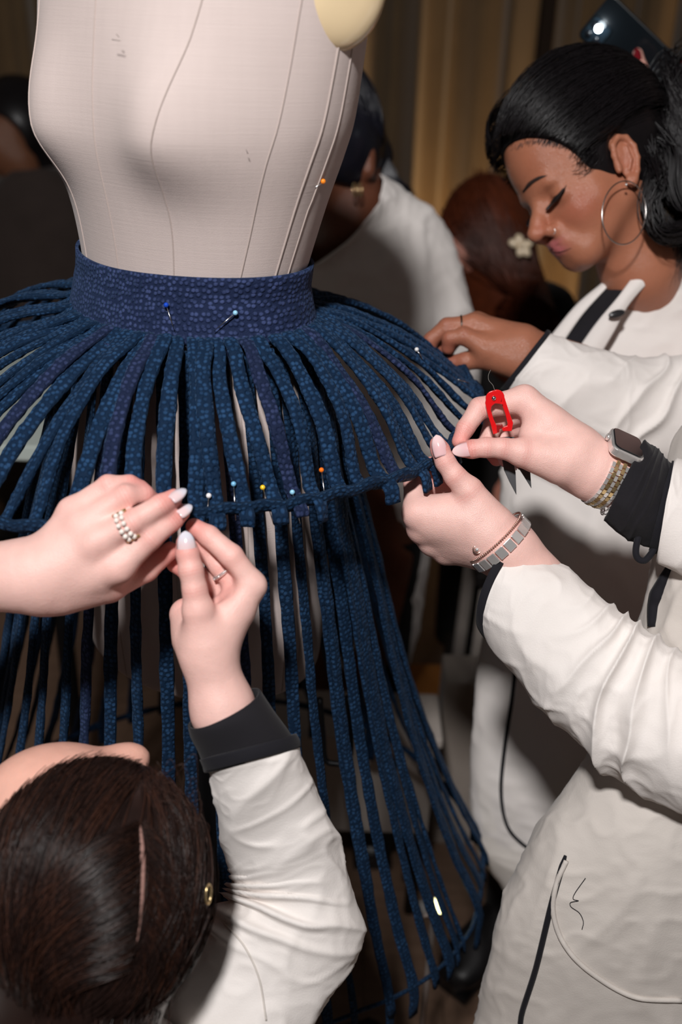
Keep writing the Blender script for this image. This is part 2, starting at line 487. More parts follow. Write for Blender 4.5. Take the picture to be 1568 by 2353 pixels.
# ------------------------------------------------------------------ dress form
AX = P(437, 650, 0.98); ZW = AX[2]; YAW = math.radians(38)
FR = V(-math.sin(YAW), -math.cos(YAW), 0); LF = V(math.cos(YAW), -math.sin(YAW), 0)
#        dz,    a(side) b(front) shift right
FORM = [(-0.415, 0.146, 0.112, 0.000), (-0.40, 0.150, 0.116, 0.0), (-0.30, 0.158, 0.121, 0.0), (-0.20, 0.157, 0.118, 0.0), (-0.12, 0.147, 0.109, 0.0),
        (-0.06, 0.133, 0.097, 0.0), (0.0, 0.1235, 0.0895, 0.001), (0.021, 0.124, 0.090, 0.003), (0.083, 0.139, 0.098, 0.008), (0.13, 0.153, 0.104, 0.012),
        (0.16, 0.161, 0.106, 0.014), (0.20, 0.168, 0.107, 0.014), (0.247, 0.172, 0.108, 0.016), (0.30, 0.174, 0.104, 0.02), (0.34, 0.166, 0.094, 0.022)]
_fa = np.array(FORM)
def form_par(dz):
    return [np.interp(dz, _fa[:, 0], _fa[:, k]) for k in (1, 2, 3)]
_fz = np.linspace(-0.415, 0.34, 160)
_fs = catmull(_fa, 400); 
def form_s(dz): return [np.interp(dz, _fs[:, 0], _fs[:, k]) for k in (1, 2, 3)]
def form_pt(al, dz, off=0.0):
    """surface point at body angle al (0 front, + towards the form's left side)"""
    a, b, sh = form_s(dz)
    xb, yb = math.sin(al) * (a + off), math.cos(al) * (b + off)
    if yb > 0:
        for sx in (-1, 1):
            du = (xb - sx * 0.078) / 0.046; dv = (dz - 0.150) / (0.066 if dz > 0.150 else 0.044)
            yb += 0.033 * math.exp(-(du * du + dv * dv) * 0.95)
        # hollow between the breasts is bridged a little by the cover
        yb += 0.010 * math.exp(-((xb / 0.05) ** 2) - ((dz - 0.15) / 0.08) ** 2)
    c = AX + V(sh, 0, dz)
    return c + LF * xb + FR * yb
def form_mat():
    k = cloth_mat('form_linen', srgb(206, 191, 186), srgb(196, 181, 176), 0.9, 1400, 0.35, 10, 0.1)
    t = k.node_tree; b = t.nodes['Principled BSDF']
    # slubby vertical and horizontal threads of the linen cover
    tc = t.nodes.new('ShaderNodeTexCoord'); mp = t.nodes.new('ShaderNodeMapping'); mp.inputs['Scale'].default_value = (160, 160, 9)
    nz = t.nodes.new('ShaderNodeTexNoise'); nz.inputs['Scale'].default_value = 1.0; nz.inputs['Detail'].default_value = 3
    t.links.new(tc.outputs['Object'], mp.inputs['Vector']); t.links.new(mp.outputs['Vector'], nz.inputs['Vector'])
    mp2 = t.nodes.new('ShaderNodeMapping'); mp2.inputs['Scale'].default_value = (14, 14, 700)
    n2 = t.nodes.new('ShaderNodeTexNoise'); n2.inputs['Scale'].default_value = 1.0; n2.inputs['Detail'].default_value = 2
    t.links.new(tc.outputs['Object'], mp2.inputs['Vector']); t.links.new(mp2.outputs['Vector'], n2.inputs['Vector'])
    ad = t.nodes.new('ShaderNodeMath'); ad.operation = 'ADD'; t.links.new(nz.outputs['Fac'], ad.inputs[0]); t.links.new(n2.outputs['Fac'], ad.inputs[1])
    bp = t.nodes.new('ShaderNodeBump'); bp.inputs['Strength'].default_value = 0.25; bp.inputs['Distance'].default_value = 0.0004
    old = b.inputs['Normal'].links[0].from_socket
    t.links.new(ad.outputs['Value'], bp.inputs['Height']); t.links.new(old, bp.inputs['Normal']); t.links.new(bp.outputs['Normal'], b.inputs['Normal'])
    mr = t.nodes.new('ShaderNodeMapRange'); mr.inputs['From Min'].default_value = 0.7; mr.inputs['From Max'].default_value = 1.3
    mr.inputs['To Min'].default_value = 0.975; mr.inputs['To Max'].default_value = 1.015
    t.links.new(ad.outputs['Value'], mr.inputs['Value'])
    src = b.inputs['Base Color'].links[0].from_socket
    sc = t.nodes.new('ShaderNodeVectorMath'); sc.operation = 'SCALE'
    t.links.new(src, sc.inputs[0]); t.links.new(mr.outputs['Result'], sc.inputs['Scale']); t.links.new(sc.outputs['Vector'], b.inputs['Base Color'])
    return k
M_form = form_mat()
M_seam = cloth_mat('form_seam', srgb(190, 175, 169), srgb(180, 165, 158), 0.9, 900, 0.2)
M_blackmetal = plain('black_metal', (0.012, 0.012, 0.014), 0.45, 0.6)
form = empty('dress_form', (AX[0], AX[1], ZF), 'linen covered dress form wearing the navy strip skirt', 'dress form')
nseg = 128
fv = []
for dz in _fz:
    for j in range(nseg): fv.append(form_pt(2 * math.pi * j / nseg, dz))
ff = grid_faces(len(_fz), nseg)
# closed underside, slightly domed rim
ff.append(tuple(range(nseg))[::-1]); ff.append(tuple((len(_fz) - 1) * nseg + k for k in range(nseg)))
torso = mesh('torso_cover', fv, ff, M_form, form)
# seams: centre front, princess lines, side seams
def seam(al_fn, z0, z1, r=0.0007, n=90):
    pts = [form_pt(al_fn(dz), dz, 0.0002) for dz in np.linspace(z0, z1, n)]
    tube('seam', pts, r, M_seam, form, 6)
def princess(sg):
    def fn(dz):
        xs = np.interp(dz, [-0.41, -0.2, 0.0, 0.10, 0.15, 0.22, 0.34], [0.085, 0.075, 0.058, 0.066, 0.078, 0.095, 0.115])
        a, b, _ = form_s(dz); return sg * math.asin(min(0.98, xs / a))
    return fn
seam(lambda dz: 0.0, -0.41, 0.33)
for sg in (-1, 1): seam(princess(sg), -0.41, 0.33)
for base in (1.02, 1.36, 1.52):
    seam(lambda dz, b=base: b + 0.16 * max(0, dz) / 0.3, -0.41, 0.33, 0.0007 if base != 1.36 else 0.0010)
    seam(lambda dz, b=base: -(b + 0.16 * max(0, dz) / 0.3), -0.41, 0.33)
# faint pencil ticks on the chest
M_pencil = plain('pencil_mark', srgb(140, 128, 122), 0.9)
for (px, py, qx, qy) in ((258, 92, 277, 95), (268, 80, 274, 86), (566, 344, 570, 354)):
    def surf(px, py):
        lo_, hi_ = 0.6, 1.1
        best = None
        for d in np.linspace(0.70, 1.0, 240):
            p = P(px, py, d); q = p - AX; al = math.atan2(q @ LF, q @ FR); s = form_pt(al, q[2]) - AX
            if np.hypot(q[0], q[1]) <= np.hypot(s[0], s[1]): best = p; break
        return best if best is not None else P(px, py, 0.85)
    a_, b_ = surf(px, py), surf(qx, qy)
    tube('pencil_mark', [a_ - _F * 0.0008, b_ - _F * 0.0008], 0.0003, M_pencil, form, 5)
# arm plate
M_plate = plain('cream_plastic', srgb(232, 208, 168), 0.18, Coat_Weight=0.5, Coat_Roughness=0.05)
bpy.context.view_layer.update()
pc = surf_on(torso, 793, 40, 0.004, 0.78); pc = P(793, -26, (pc - CAM) @ _F - 0.004)
pn = unit(-unit(pc - CAM) + 0.35 * _R - 0.25 * _U); pu = unit(_U - (_U @ pn) * pn); pr = np.cross(pu, pn)
arm_dir = pn
pv = []; nu, nv = 48, 20
for i in range(nv + 1):
    ph = math.pi * i / nv
    for j in range(nu):
        th = 2 * math.pi * j / nu
        s_, c_ = math.sin(ph), math.cos(ph)
        sg = abs(s_) ** 0.6; cg = math.copysign(abs(c_) ** 0.9, c_)
        pv.append(pc + pr * 0.0335 * sg * math.cos(th) + pu * 0.0455 * sg * math.sin(th) + pn * 0.0165 * cg)
mesh('arm_plate', pv, grid_faces(nv + 1, nu), M_plate, form)
ring = [pc - pn * 0.007 + pr * 0.0325 * math.cos(t) + pu * 0.0445 * math.sin(t) for t in np.linspace(0, 2 * np.pi, 60, endpoint=False)]
tube('arm_plate_rim', ring, 0.0022, plain('plate_rim', srgb(150, 120, 85), 0.5), form, 8, closed=True)
# stand: pole, collar, cage wire and tripod foot
zb = ZW - 0.415
tube('stand_pole', [(AX[0], AX[1], ZF + 0.05), (AX[0], AX[1], zb + 0.05)], 0.0165, M_blackmetal, form, 20)
tube('stand_collar', [(AX[0], AX[1], zb - 0.09), (AX[0], AX[1], zb - 0.001)], 0.030, M_blackmetal, form, 20)
for k in range(4):
    an = k * math.pi / 2 + 0.5
    dv = V(math.cos(an), math.sin(an), 0)
    c0 = V(AX[0], AX[1], ZF)
    tube('stand_leg', catmull([c0 + V(0, 0, 0.12), c0 + dv * 0.10 + V(0, 0, 0.10), c0 + dv * 0.24 + V(0, 0, 0.05), c0 + dv * 0.27 + V(0, 0, 0.045)], 14), 0.011, M_blackmetal, form, 10)
    v, f = ball_geo(c0 + dv * 0.27 + V(0, 0, 0.022), 0.022, 12, 8); mesh('caster', v, f, M_blackmetal, form)
# wire loop of the collapsible cage under the form
cw = [P(735, 1605, 1.22), P(742, 1690, 1.24), P(748, 1745, 1.25), P(775, 1755, 1.25), P(800, 1752, 1.25), P(806, 1700, 1.24), P(800, 1600, 1.22)]
tube('cage_wire', catmull(cw, 40), 0.004, M_blackmetal, form, 8)
v, f = box_geo(V(AX[0], AX[1], zb - 0.012), [LF * 0.10, FR * 0.012, V(0, 0, 0.008)]); mesh('cage_bar', v, f, M_blackmetal, form, smooth=False)

# ------------------------------------------------------------------ skirt of fabric strips
def cloque(name, dark, light, tint=None):
    """blistered navy fabric: little raised dots in rows"""
    k = N(name)
    uv = k.n('ShaderNodeUVMap')
    vo = k.n('ShaderNodeTexVoronoi', voronoi_dimensions='2D', feature='SMOOTH_F1'); vo.inputs['Scale'].default_value = 190; vo.inputs['Randomness'].default_value = 0.62
    vo.inputs['Smoothness'].default_value = 0.12
    k.l(uv.outputs['UV'], vo.inputs['Vector'])
    nz = k.n('ShaderNodeTexNoise', noise_dimensions='2D'); nz.inputs['Scale'].default_value = 900; nz.inputs['Detail'].default_value = 3; nz.inputs['Roughness'].default_value = 0.7
    k.l(uv.outputs['UV'], nz.inputs['Vector'])
    big = k.n('ShaderNodeTexNoise', noise_dimensions='2D'); big.inputs['Scale'].default_value = 60; big.inputs['Detail'].default_value = 3
    k.l(uv.outputs['UV'], big.inputs['Vector'])
    mr = k.n('ShaderNodeMapRange', interpolation_type='SMOOTHSTEP'); mr.inputs['From Min'].default_value = 0.54; mr.inputs['From Max'].default_value = 0.16
    k.l(vo.outputs['Distance'], mr.inputs['Value'])
    a1 = k.n('ShaderNodeMath', operation='MULTIPLY_ADD'); k.l(nz.outputs['Fac'], a1.inputs[0]); a1.inputs[1].default_value = 0.55; k.l(mr.outputs['Result'], a1.inputs[2])
    cm0 = k.n('ShaderNodeMath', operation='MULTIPLY'); k.l(a1.outputs[0], cm0.inputs[0]); k.l(big.outputs['Fac'], cm0.inputs[1])
    cm = k.n('ShaderNodeMapRange'); cm.inputs['From Min'].default_value = 0.26; cm.inputs['From Max'].default_value = 0.85; k.l(cm0.outputs[0], cm.inputs['Value'])
    mx = k.n('ShaderNodeMix', data_type='RGBA'); mx.inputs['A'].default_value = (*dark, 1); mx.inputs['B'].default_value = (*light, 1)
    k.l(cm.outputs[0], mx.inputs['Factor']); k.l(mx.outputs['Result'], k.b.inputs['Base Color'])
    bp = k.n('ShaderNodeBump'); bp.inputs['Strength'].default_value = 0.9; bp.inputs['Distance'].default_value = 0.0011
    k.l(a1.outputs[0], bp.inputs['Height']); k.l(bp.outputs['Normal'], k.b.inputs['Normal'])
    k.set(Roughness=0.6); k.b.inputs['Specular IOR Level'].default_value = 0.16; k.b.inputs['Specular Tint'].default_value = (0.6, 0.78, 1.0, 1); k.b.inputs['Sheen Weight'].default_value = 0.12; k.b.inputs['Sheen Tint'].default_value = (0.25, 0.45, 0.8, 1); k.b.inputs['Sheen Roughness'].default_value = 0.4
    return k.m
M_navy = cloque('navy_cloque', srgb(13, 33, 57), srgb(38, 69, 105))
M_navy2 = cloque('navy_cloque_deep', srgb(12, 31, 53), srgb(35, 64, 97))
M_ink = cloque('ink_cloque', srgb(24, 32, 58), srgb(52, 62, 98))
M_bandm = cloque('band_cloque', srgb(28, 37, 66), srgb(64, 76, 118))

skirt = empty('strip_skirt', (AX[0], AX[1], ZW - 0.06), 'navy blue skirt of long fabric strips hanging in two tiers on the dress form', 'skirt')
def dirv(th): return V(math.sin(th), -math.cos(th), 0)
def form_r(th, dz, off=0.0):
    q = form_pt(th + YAW, dz, off) - AX
    # direction on the ellipse shifts a little; use point distance along th
    a, b, sh = form_s(dz); al = th + YAW
    return 1.0 / math.sqrt((math.sin(al) / (a + off)) ** 2 + (math.cos(al) / (b + off)) ** 2)
def band_pt(th, s):
    """waistband: s 0 top .. 1 bottom"""
    dz = 0.031 - 0.059 * s
    off = 0.0022 + 0.003 * math.sin(math.pi * min(s * 1.0, 1)) + 0.008 * s ** 3
    return AX + V(form_s(dz)[2], 0, 0) + dirv(th) * (form_r(th, dz, off)) + V(0, 0, dz + 0.004 * math.sin(th * 2 + 0.6) * 0.5)
nb, ns = 160, 14
bvv, buv = [], []
for i in range(ns):
    for j in range(nb):
        th = 2 * math.pi * j / nb - math.pi
        bvv.append(band_pt(th, i / (ns - 1))); buv.append((th * 0.115, i / (ns - 1) * 0.062))
bo = mesh('waistband', bvv, grid_faces(ns, nb), M_bandm, skirt, uvs=buv)
mm = bo.modifiers.new('thick', 'SOLIDIFY'); mm.thickness = 0.003; mm.offset = -1
# dark seam line where band meets strips
tube('waist_seam', [band_pt(t, 1.0) + V(0, 0, -0.001) for t in np.linspace(-np.pi, np.pi, 140, endpoint=False)], 0.0018, plain('seam_dark', srgb(14, 18, 34), 0.9), skirt, 6, closed=True)

_HR = np.array([(-180, .315), (-140, .325), (-110, .325), (-80, .325), (-50, .315), (-24, .284), (-12, .270), (7, .247), (18, .236), (36, .235), (46, .242), (58, .252), (70, .261), (82, .271), (95, .293), (102, .313), (115, .322), (140, .322), (180, .315)])
def hem_pt(th):
    d = math.degrees((th + math.pi) % (2 * math.pi) - math.pi)
    r = np.interp(d, _HR[:, 0], _HR[:, 1])
    z = 0.935 + 0.004 * math.sin(3 * th + 1) + 0.002 * math.sin(9 * th)
    if d > 95: z += 0.010 * min((d - 95) / 30, 1)
    if d < -60: z += 0.02 * min((-60 - d) / 40, 1)
    q = AX + dirv(th) * r; q[2] = z
    return q

def strip(name, path, width, thick, mat, parent, wdir_fn, seg=12, lump=0.0004, seed=0, twist=None):
    """padded flat strip along path; wdir_fn(i) gives the width direction"""
    path = np.asarray(path); n = len(path); tan = np.gradient(path, axis=0); tan /= np.linalg.norm(tan, axis=1)[:, None]
    a = np.linspace(0, 2 * np.pi, seg, endpoint=False)
    L = np.concatenate([[0], np.cumsum(np.linalg.norm(np.diff(path, axis=0), axis=1))])
    r = random.Random(seed); ph = [r.random() * 6.28 for _ in range(8)]; crx = r.choice([-0.3, -0.15, 0.0, 0.2, 5.0])
    per = 2 * (width + thick)
    vs, uv = [], []
    prof = np.array([(width / 2 * math.copysign(abs(math.cos(q)) ** 0.8, math.cos(q)), thick / 2 * math.copysign(abs(math.sin(q)) ** 0.7, math.sin(q))) for q in a])
    ul = np.concatenate([[0], np.cumsum(np.linalg.norm(np.diff(prof, axis=0), axis=1))])
    for i in range(n):
        w = wdir_fn(i); w = unit(w - (w @ tan[i]) * tan[i]); nn = np.cross(w, tan[i])
        if twist is not None:
            c, s = math.cos(twist[i]), math.sin(twist[i]); w, nn = c * w + s * nn, -s * w + c * nn
        ws = width / 2 * (1 + 0.05 * math.sin(L[i] * 50 + ph[0]) + 0.035 * math.sin(L[i] * 120 + ph[1]))
        ts = thick / 2 * (1 + 0.15 * math.sin(L[i] * 90 + ph[2]))
        for j in range(seg):
            c, s = math.cos(a[j]), math.sin(a[j])
            lm = lump * (math.sin(L[i] * 310 + ph[3] + 2 * j) + 0.7 * math.sin(L[i] * 520 + ph[4] - 3 * j))
            # a soft pressed crease down the middle, as a folded tube has
            cr = 1.0 - 0.30 * math.exp(-((c - crx) / 0.22) ** 2)
            p = path[i] + w * (ws * math.copysign(abs(c) ** 0.8, c) + lm * c) + nn * (ts * cr * math.copysign(abs(s) ** 0.7, s) + lm * s)
            vs.append(p); uv.append((ul[j] + seed * 0.0137, L[i] + seed * 0.031))
    f = grid_faces(n, seg); f.append(tuple(range(seg))[::-1]); f.append(tuple((n - 1) * seg + k for k in range(seg)))
    # seam of the uv at the underside
    return mesh(name, vs, f, mat, parent, uvs=uv)

NU = 66
# strips that are ink-violet rather than navy
for i in range(NU):
    th = -math.pi + 2 * math.pi * (i + 0.5) / NU
    th_h = th + rnd.uniform(-0.018, 0.018); th_t = th * 1.0 + rnd.uniform(-0.03, 0.03)
    S = band_pt(th_t, 0.93) + V(0, 0, 0.002) + dirv(th_t) * 0.0005
    E = hem_pt(th_h)
    lay = (i % 3 - 1) * 0.0026
    d = dirv(th_h)
    sag = rnd.uniform(-0.004, 0.006)
    a1 = S + dirv(th_t) * 0.016 + V(0, 0, -0.006 + lay)
    m1 = S * 0.66 + E * 0.34 + V(0, 0, 0.014 + lay + sag)
    m2 = S * 0.33 + E * 0.67 + V(0, 0, 0.014 + lay * 0.6 + sag)
    e0 = E - d * 0.012 + V(0, 0, 0.008)
    tail = rnd.choice([0.0, 0.0, 0.0, 0.001, 0.010, 0.016]) if not 12 < math.degrees(th) < 40 else rnd.choice([0.006, 0.010, 0.015]) 
    e1 = E + d * (0.001 if tail < 0.005 else 0.006) + V(0, 0, -0.001 if tail < 0.005 else -0.003); e2 = E + d * ((0.002 if tail < 0.005 else 0.007) + tail * 0.25) + V(0, 0, -0.003 - tail)
    # sideways sway like the hand-held fabric
    tg = V(math.cos(th), math.sin(th), 0) * rnd.uniform(-0.006, 0.006)
    path = arclen_resample(catmull([S, a1, m1 + tg, m2 + tg, e0, e1, e2], 90), 46)
    wd = V(math.cos(th_h), math.sin(th_h), 0)
    tw = np.linspace(rnd.uniform(-0.08, 0.08), rnd.uniform(-0.5, 0.5), 46)
    dg = math.degrees(th)
    ink = (-36 < dg < -30) or (-9.5 < dg < -4) or rnd.random() < 0.05
    strip('fabric_strip', path, rnd.uniform(0.0128, 0.0150), 0.0066, M_ink if ink else M_navy, skirt, lambda i_, w=wd: w, seed=i, twist=tw)
hp = [hem_pt(t) for t in np.linspace(-np.pi, np.pi, 300, endpoint=False)]
hp = [p + V(0, 0, 0.0015 * math.sin(k * 0.9)) for k, p in enumerate(hp)]
def band_ring(name, pts, w, t, mat):
    pts = np.asarray(pts); n = len(pts); seg = 12; vs, uv = [], []
    a = np.linspace(0, 2 * np.pi, seg, endpoint=False); cc = pts.mean(0); L = 0
    for i in range(n):
        tn = unit(pts[(i + 1) % n] - pts[i - 1]); out = unit(V(*(pts[i] - cc)[:2], 0)); up = unit(V(0, 0, 1) + out * 0.5); up = unit(up - (up @ tn) * tn); nn = np.cross(tn, up)
        L += np.linalg.norm(pts[i] - pts[i - 1]) if i else 0
        ww = w / 2 * (1 + 0.14 * math.sin(i * 0.8) + 0.08 * math.sin(i * 2.1)); tt = t / 2 * (1 + 0.1 * math.sin(i * 1.3))
        for j in range(seg):
            c, s = math.cos(a[j]), math.sin(a[j])
            vs.append(pts[i] + up * ww * c + nn * tt * s); uv.append((a[j] / 6.283 * 2 * (w + t), L))
    return mesh(name, vs, grid_faces(n, seg, True, True), mat, skirt, uvs=uv)
band_ring('hem_strip', hp, 0.0150, 0.0095, M_navy2)

# lower tier
_LR = np.array([(1.01, .118), (.90, .158), (.81, .186), (.64, .231), (.506, .273), (.36, .333), (.27, .377)])
_LF = np.array([(-180, 1.0), (-100, 1.0), (-60, .92), (-30, .80), (0, .70), (25, .70), (45, .76), (62, .85), (78, .93), (92, .97), (99, 1.0), (180, 1.0)])
def low_pt(th, z):
    d = math.degrees((th + math.pi) % (2 * math.pi) - math.pi)
    f = np.interp(d, _LF[:, 0], _LF[:, 1])
    r0 = np.interp(z, _LR[::-1, 0], _LR[::-1, 1])
    fz = np.interp(z, [.27, .64, 1.0], [f, 0.4 + 0.6 * f, 1.0])
    r = r0 * fz
    dz = z - ZW
    if dz > -0.42: r = max(r, form_r(th, max(dz, -0.41), 0.007))
    q = AX + dirv(th) * r; q[2] = z
    return q
NL = 46
lower_hem = lambda th: low_pt(th, 0.272 + 0.006 * math.sin(3 * th))
NX = 6
for i in range(NL + NX):
    th0 = -math.pi + 2 * math.pi * (i + 0.5) / NL if i < NL else math.radians(52 + 62 * (i - NL) / NX)
    # strips crowd together on the right flank
    th = th0 + 0.10 * math.sin(2 * th0 + 0.3) * 0.5
    thb = th0 + rnd.uniform(-0.02, 0.02)
    zs = [ZW - 0.03, 0.95, 0.86, 0.76, 0.66, 0.56, 0.46, 0.36, 0.275]
    pts = []
    for k, z in enumerate(zs):
        u = k / (len(zs) - 1); t_ = th * (1 - u) + thb * u + 0.01 * math.sin(5 * u + i * 1.7)
        p = low_pt(t_, z) + dirv(t_) * ((i % 2) * 0.004)
        pts.append(p)
    tl = rnd.choice([0.02, 0.03, 0.05, 0.07])
    pts.append(pts[-1] + V(0, 0, -tl) + dirv(thb) * 0.004)
    path = arclen_resample(catmull(pts, 120), 64)
    wd = V(math.cos(th), math.sin(th), 0)
    tw = np.linspace(rnd.uniform(-0.5, 0.5), rnd.uniform(-0.5, 0.5), 64)
    strip('long_strip', path, rnd.uniform(0.0118, 0.0140) if -1.3 < th0 < 0.9 else rnd.uniform(0.0145, 0.018), 0.0055, M_ink if rnd.random() < 0.06 else M_navy2, skirt, lambda i_, w=wd: w, seed=200 + i, twist=tw if i < NL else tw * 0.4, lump=0.0004)
band_ring('lower_hem_strip', [lower_hem(t) for t in np.linspace(-np.pi, np.pi, 240, endpoint=False)], 0.010, 0.005, M_navy2)

# ------------------------------------------------------------------ hands
M_skin = skin_mat('skin_fair', 0.14, 0.46)
M_skin_d = skin_mat('skin_brown', 0.10, 0.34, (1.0, 0.3, 0.15), 0.5)
FAIR = np.array(srgb(236, 192, 182)); FAIR_RED = np.array(srgb(222, 128, 120))
BROWN = np.array(srgb(166, 108, 84)); BROWN_RED = np.array(srgb(150, 84, 70))
def J(d0, *js):
    """joints (px, py, depth offset in cm, radius mm) -> list of (point, radius)"""
    return [(P(x, y, d0 + dd / 100.0), r / 1000.0) for x, y, dd, r in js]
def chain(js, flat=None):
    return [cone(js[i][0], js[i + 1][0], js[i][1], js[i + 1][1]) for i in range(len(js) - 1)]
class Hand:
    def __init__(self, h=0.0012): self.s = Sdf(h); self.red = []; self.crease = []
    def palm(self, prims, k=0.013): self.s.group(prims, k, 0.0); return self
    def fingers(self, chains, k=0.0015, kbase=0.007, knuckle=0.0):
        # each finger is its own chain; fingers stay apart and flow into the palm
        for js in chains:
            prims = chain(js)
            self.s.group(prims, 0.003, kbase)
            self.red.append((js[-1][0], 0.014, 0.65))
            for q in js[1:-1]: self.red.append((q[0], 0.009, 0.35))
        return self
    def mesh_data(self): return self.s.build()
def fresh_fingers(hand, palm_prims, finger_chains, kpalm=0.013, kbase=0.008):
    """palm first, then all fingers joined to each other hard, to the palm softly"""
    hand.s.groups = []
    hand.s.group(palm_prims, kpalm, 0.0)
    for js in finger_chains:
        hand.s.group(chain(js), 0.003, kbase)
        hand.red.append((js[-1][0], 0.018, 0.80))
        for q in js[1:-1]: hand.red.append((q[0], 0.012, 0.42))
        for i in range(1, len(js) - 1):
            hand.crease.append((js[i][0], unit(js[i + 1][0] - js[i - 1][0]), js[i][1]))
    return hand
def skin_cols(v, reds, base, red, crease=()):
    w = np.zeros(len(v))
    cw = np.zeros(len(v))
    for p, ax, r in crease:                       # fine skin folds over the back of each joint
        q = v - p; s = q @ ax; rad = np.linalg.norm(q - s[:, None] * ax, axis=1); back = (q @ TOCAM(p)) / np.maximum(rad, 1e-6)
        m = (rad < 1.35 * r) & (back > 0.35)
        for off, k in ((-0.0026, 0.30), (0.0, 0.45), (0.0026, 0.30)):
            cw = np.maximum(cw, np.where(m, k * np.exp(-((s - off) / 0.0007) ** 2), 0))
    for c, r, s in reds:
        w = np.maximum(w, s * np.exp(-((v - c) ** 2).sum(1) / (r * r)))
    w = np.clip(w + cw * 0.6, 0, 0.9)
    return base[None] * (1 - w[:, None]) + red[None] * w[:, None]
TOCAM = lambda p: unit(CAM - np.asarray(p))
def merge(parts):
    vs, fs, cs, o = [], [], [], 0
    for v, f, c in parts: vs.append(v); fs.append(f + o); cs.append(c); o += len(v)
    return np.concatenate(vs), np.concatenate(fs), np.concatenate(cs)

def nail_mat(name, c, c2=None, rough=0.12):
    k = N(name); k.set(Base_Color=(*c, 1), Roughness=rough); k.b.inputs['Coat Weight'].default_value = 0.8; k.b.inputs['Coat Roughness'].default_value = 0.05
    k.b.inputs['Subsurface Weight'].default_value = 0.1; k.b.inputs['Subsurface Scale'].default_value = 0.002
    if c2 is not None:
        uv = k.n('ShaderNodeUVMap'); sp = k.n('ShaderNodeSeparateXYZ'); k.l(uv.outputs['UV'], sp.inputs['Vector'])
        mr = k.n('ShaderNodeMapRange', interpolation_type='SMOOTHSTEP'); mr.inputs['From Min'].default_value = 0.35; mr.inputs['From Max'].default_value = 0.8
        k.l(sp.outputs['Y'], mr.inputs['Value'])
        mx = k.n('ShaderNodeMix', data_type='RGBA'); mx.inputs['A'].default_value = (*c, 1); mx.inputs['B'].default_value = (*c2, 1)
        k.l(mr.outputs['Result'], mx.inputs['Factor']); k.l(mx.outputs['Result'], k.b.inputs['Base Color'])
    return k.m
M_milk = nail_mat('nail_milky', srgb(226, 200, 202), srgb(214, 212, 222))
M_pinkn = nail_mat('nail_pink', srgb(236, 190, 192), srgb(240, 208, 208))
M_redn = nail_mat('nail_dark_red', srgb(110, 14, 26))
def nail(base, tip, normal, w, parent, mat, curve=0.0075, name='fingernail'):
    """almond nail from base to tip; normal points away from the finger"""
    base, tip = np.asarray(base), np.asarray(tip); ax = unit(tip - base); L = np.linalg.norm(tip - base)
    n = unit(normal - (normal @ ax) * ax); s = np.cross(ax, n)
    nu, nv = 11, 14; vs, uv = [], []
    for i in range(nv):
        t = i / (nv - 1)
        wid = w * (math.sqrt(max(0.0, 1 - ((0.30 - t) / 0.34) ** 2)) * 0.25 + 0.75 if t < 0.30 else (1 - ((t - 0.30) / 0.70) ** 2.3) ** 0.62 if t < 1 else 0.02)
        wid = max(wid, 0.04 * w)
        for j in range(nu):
            u = -1 + 2 * j / (nu - 1)
            x = u * wid / 2; drop = curve - math.sqrt(max(curve ** 2 - x * x, 0))
            vs.append(base + ax * (L * t) + s * x - n * drop + n * (0.0016 * math.sin(math.pi * t * 0.9) - 0.0012 * t * t)); uv.append((u, t))
    o = mesh(name, vs, grid_faces(nv, nu, False), mat, parent, uvs=uv)
    m = o.modifiers.new('thick', 'SOLIDIFY'); m.thickness = 0.0007; m.offset = 0
    return o
TOCAM = lambda p: unit(CAM - np.asarray(p))

# --- kneeling woman's left hand (from the left edge, back of the hand up)
d1 = 0.785
H1 = Hand()
i1 = J(d1, (272, 1302, 0.3, 12.0), (345, 1237, 0.0, 9.3), (395, 1197, 0.8, 8.0), (418, 1178, 1.2, 6.6))
m1 = J(d1, (218, 1247, -0.3, 12.0), (305, 1200, -0.9, 9.4), (370, 1160, -0.2, 8.2), (400, 1142, 0.3, 6.6))
r1 = J(d1, (188, 1208, 0.3, 11.5), (288, 1140, 0.1, 9.0), (332, 1138, 1.3, 7.8), (352, 1148, 2.0, 6.2))
p1 = J(d1, (166, 1176, 1.2, 10.5), (248, 1114, 0.9, 7.8), (298, 1112, 1.5, 7.0), (320, 1118, 1.9, 5.8))
t1 = J(d1, (150, 1362, 1.6, 16.0), (255, 1346, 2.6, 12.5), (335, 1308, 3.2, 10.2), (388, 1266, 3.0, 8.0))
def mc(d0, w, mcp, rw):
    a = P(w[0], w[1], d0 + w[2] / 100); return cone(a, mcp[0], rw, mcp[1])
palm1 = [cone(P(-300, 1338, d1 + 0.03), P(70, 1322, d1 + 0.012), 0.0315, 0.0275), cone(P(70, 1322, d1 + 0.012), P(120, 1312, d1 + 0.009), 0.0275, 0.022),
         mc(d1, (110, 1345, 1.0), i1[0], 0.018), mc(d1, (105, 1320, 0.5), m1[0], 0.018), mc(d1, (105, 1300, 0.6), r1[0], 0.017), mc(d1, (105, 1285, 1.3), p1[0], 0.016),
         cone(P(120, 1352, d1 + 0.017), P(235, 1335, d1 + 0.02), 0.020, 0.016), cone(P(150, 1300, d1 + .012), P(240, 1290, d1 + .014), 0.018, 0.014)]
fresh_fingers(H1, palm1, [i1, m1, r1, p1, t1])
for q in (i1, m1, r1, p1): H1.red.append((q[0][0], 0.012, 0.30))
v1, f1 = H1.mesh_data(); c1 = skin_cols(v1, H1.red, FAIR, FAIR_RED, H1.crease)

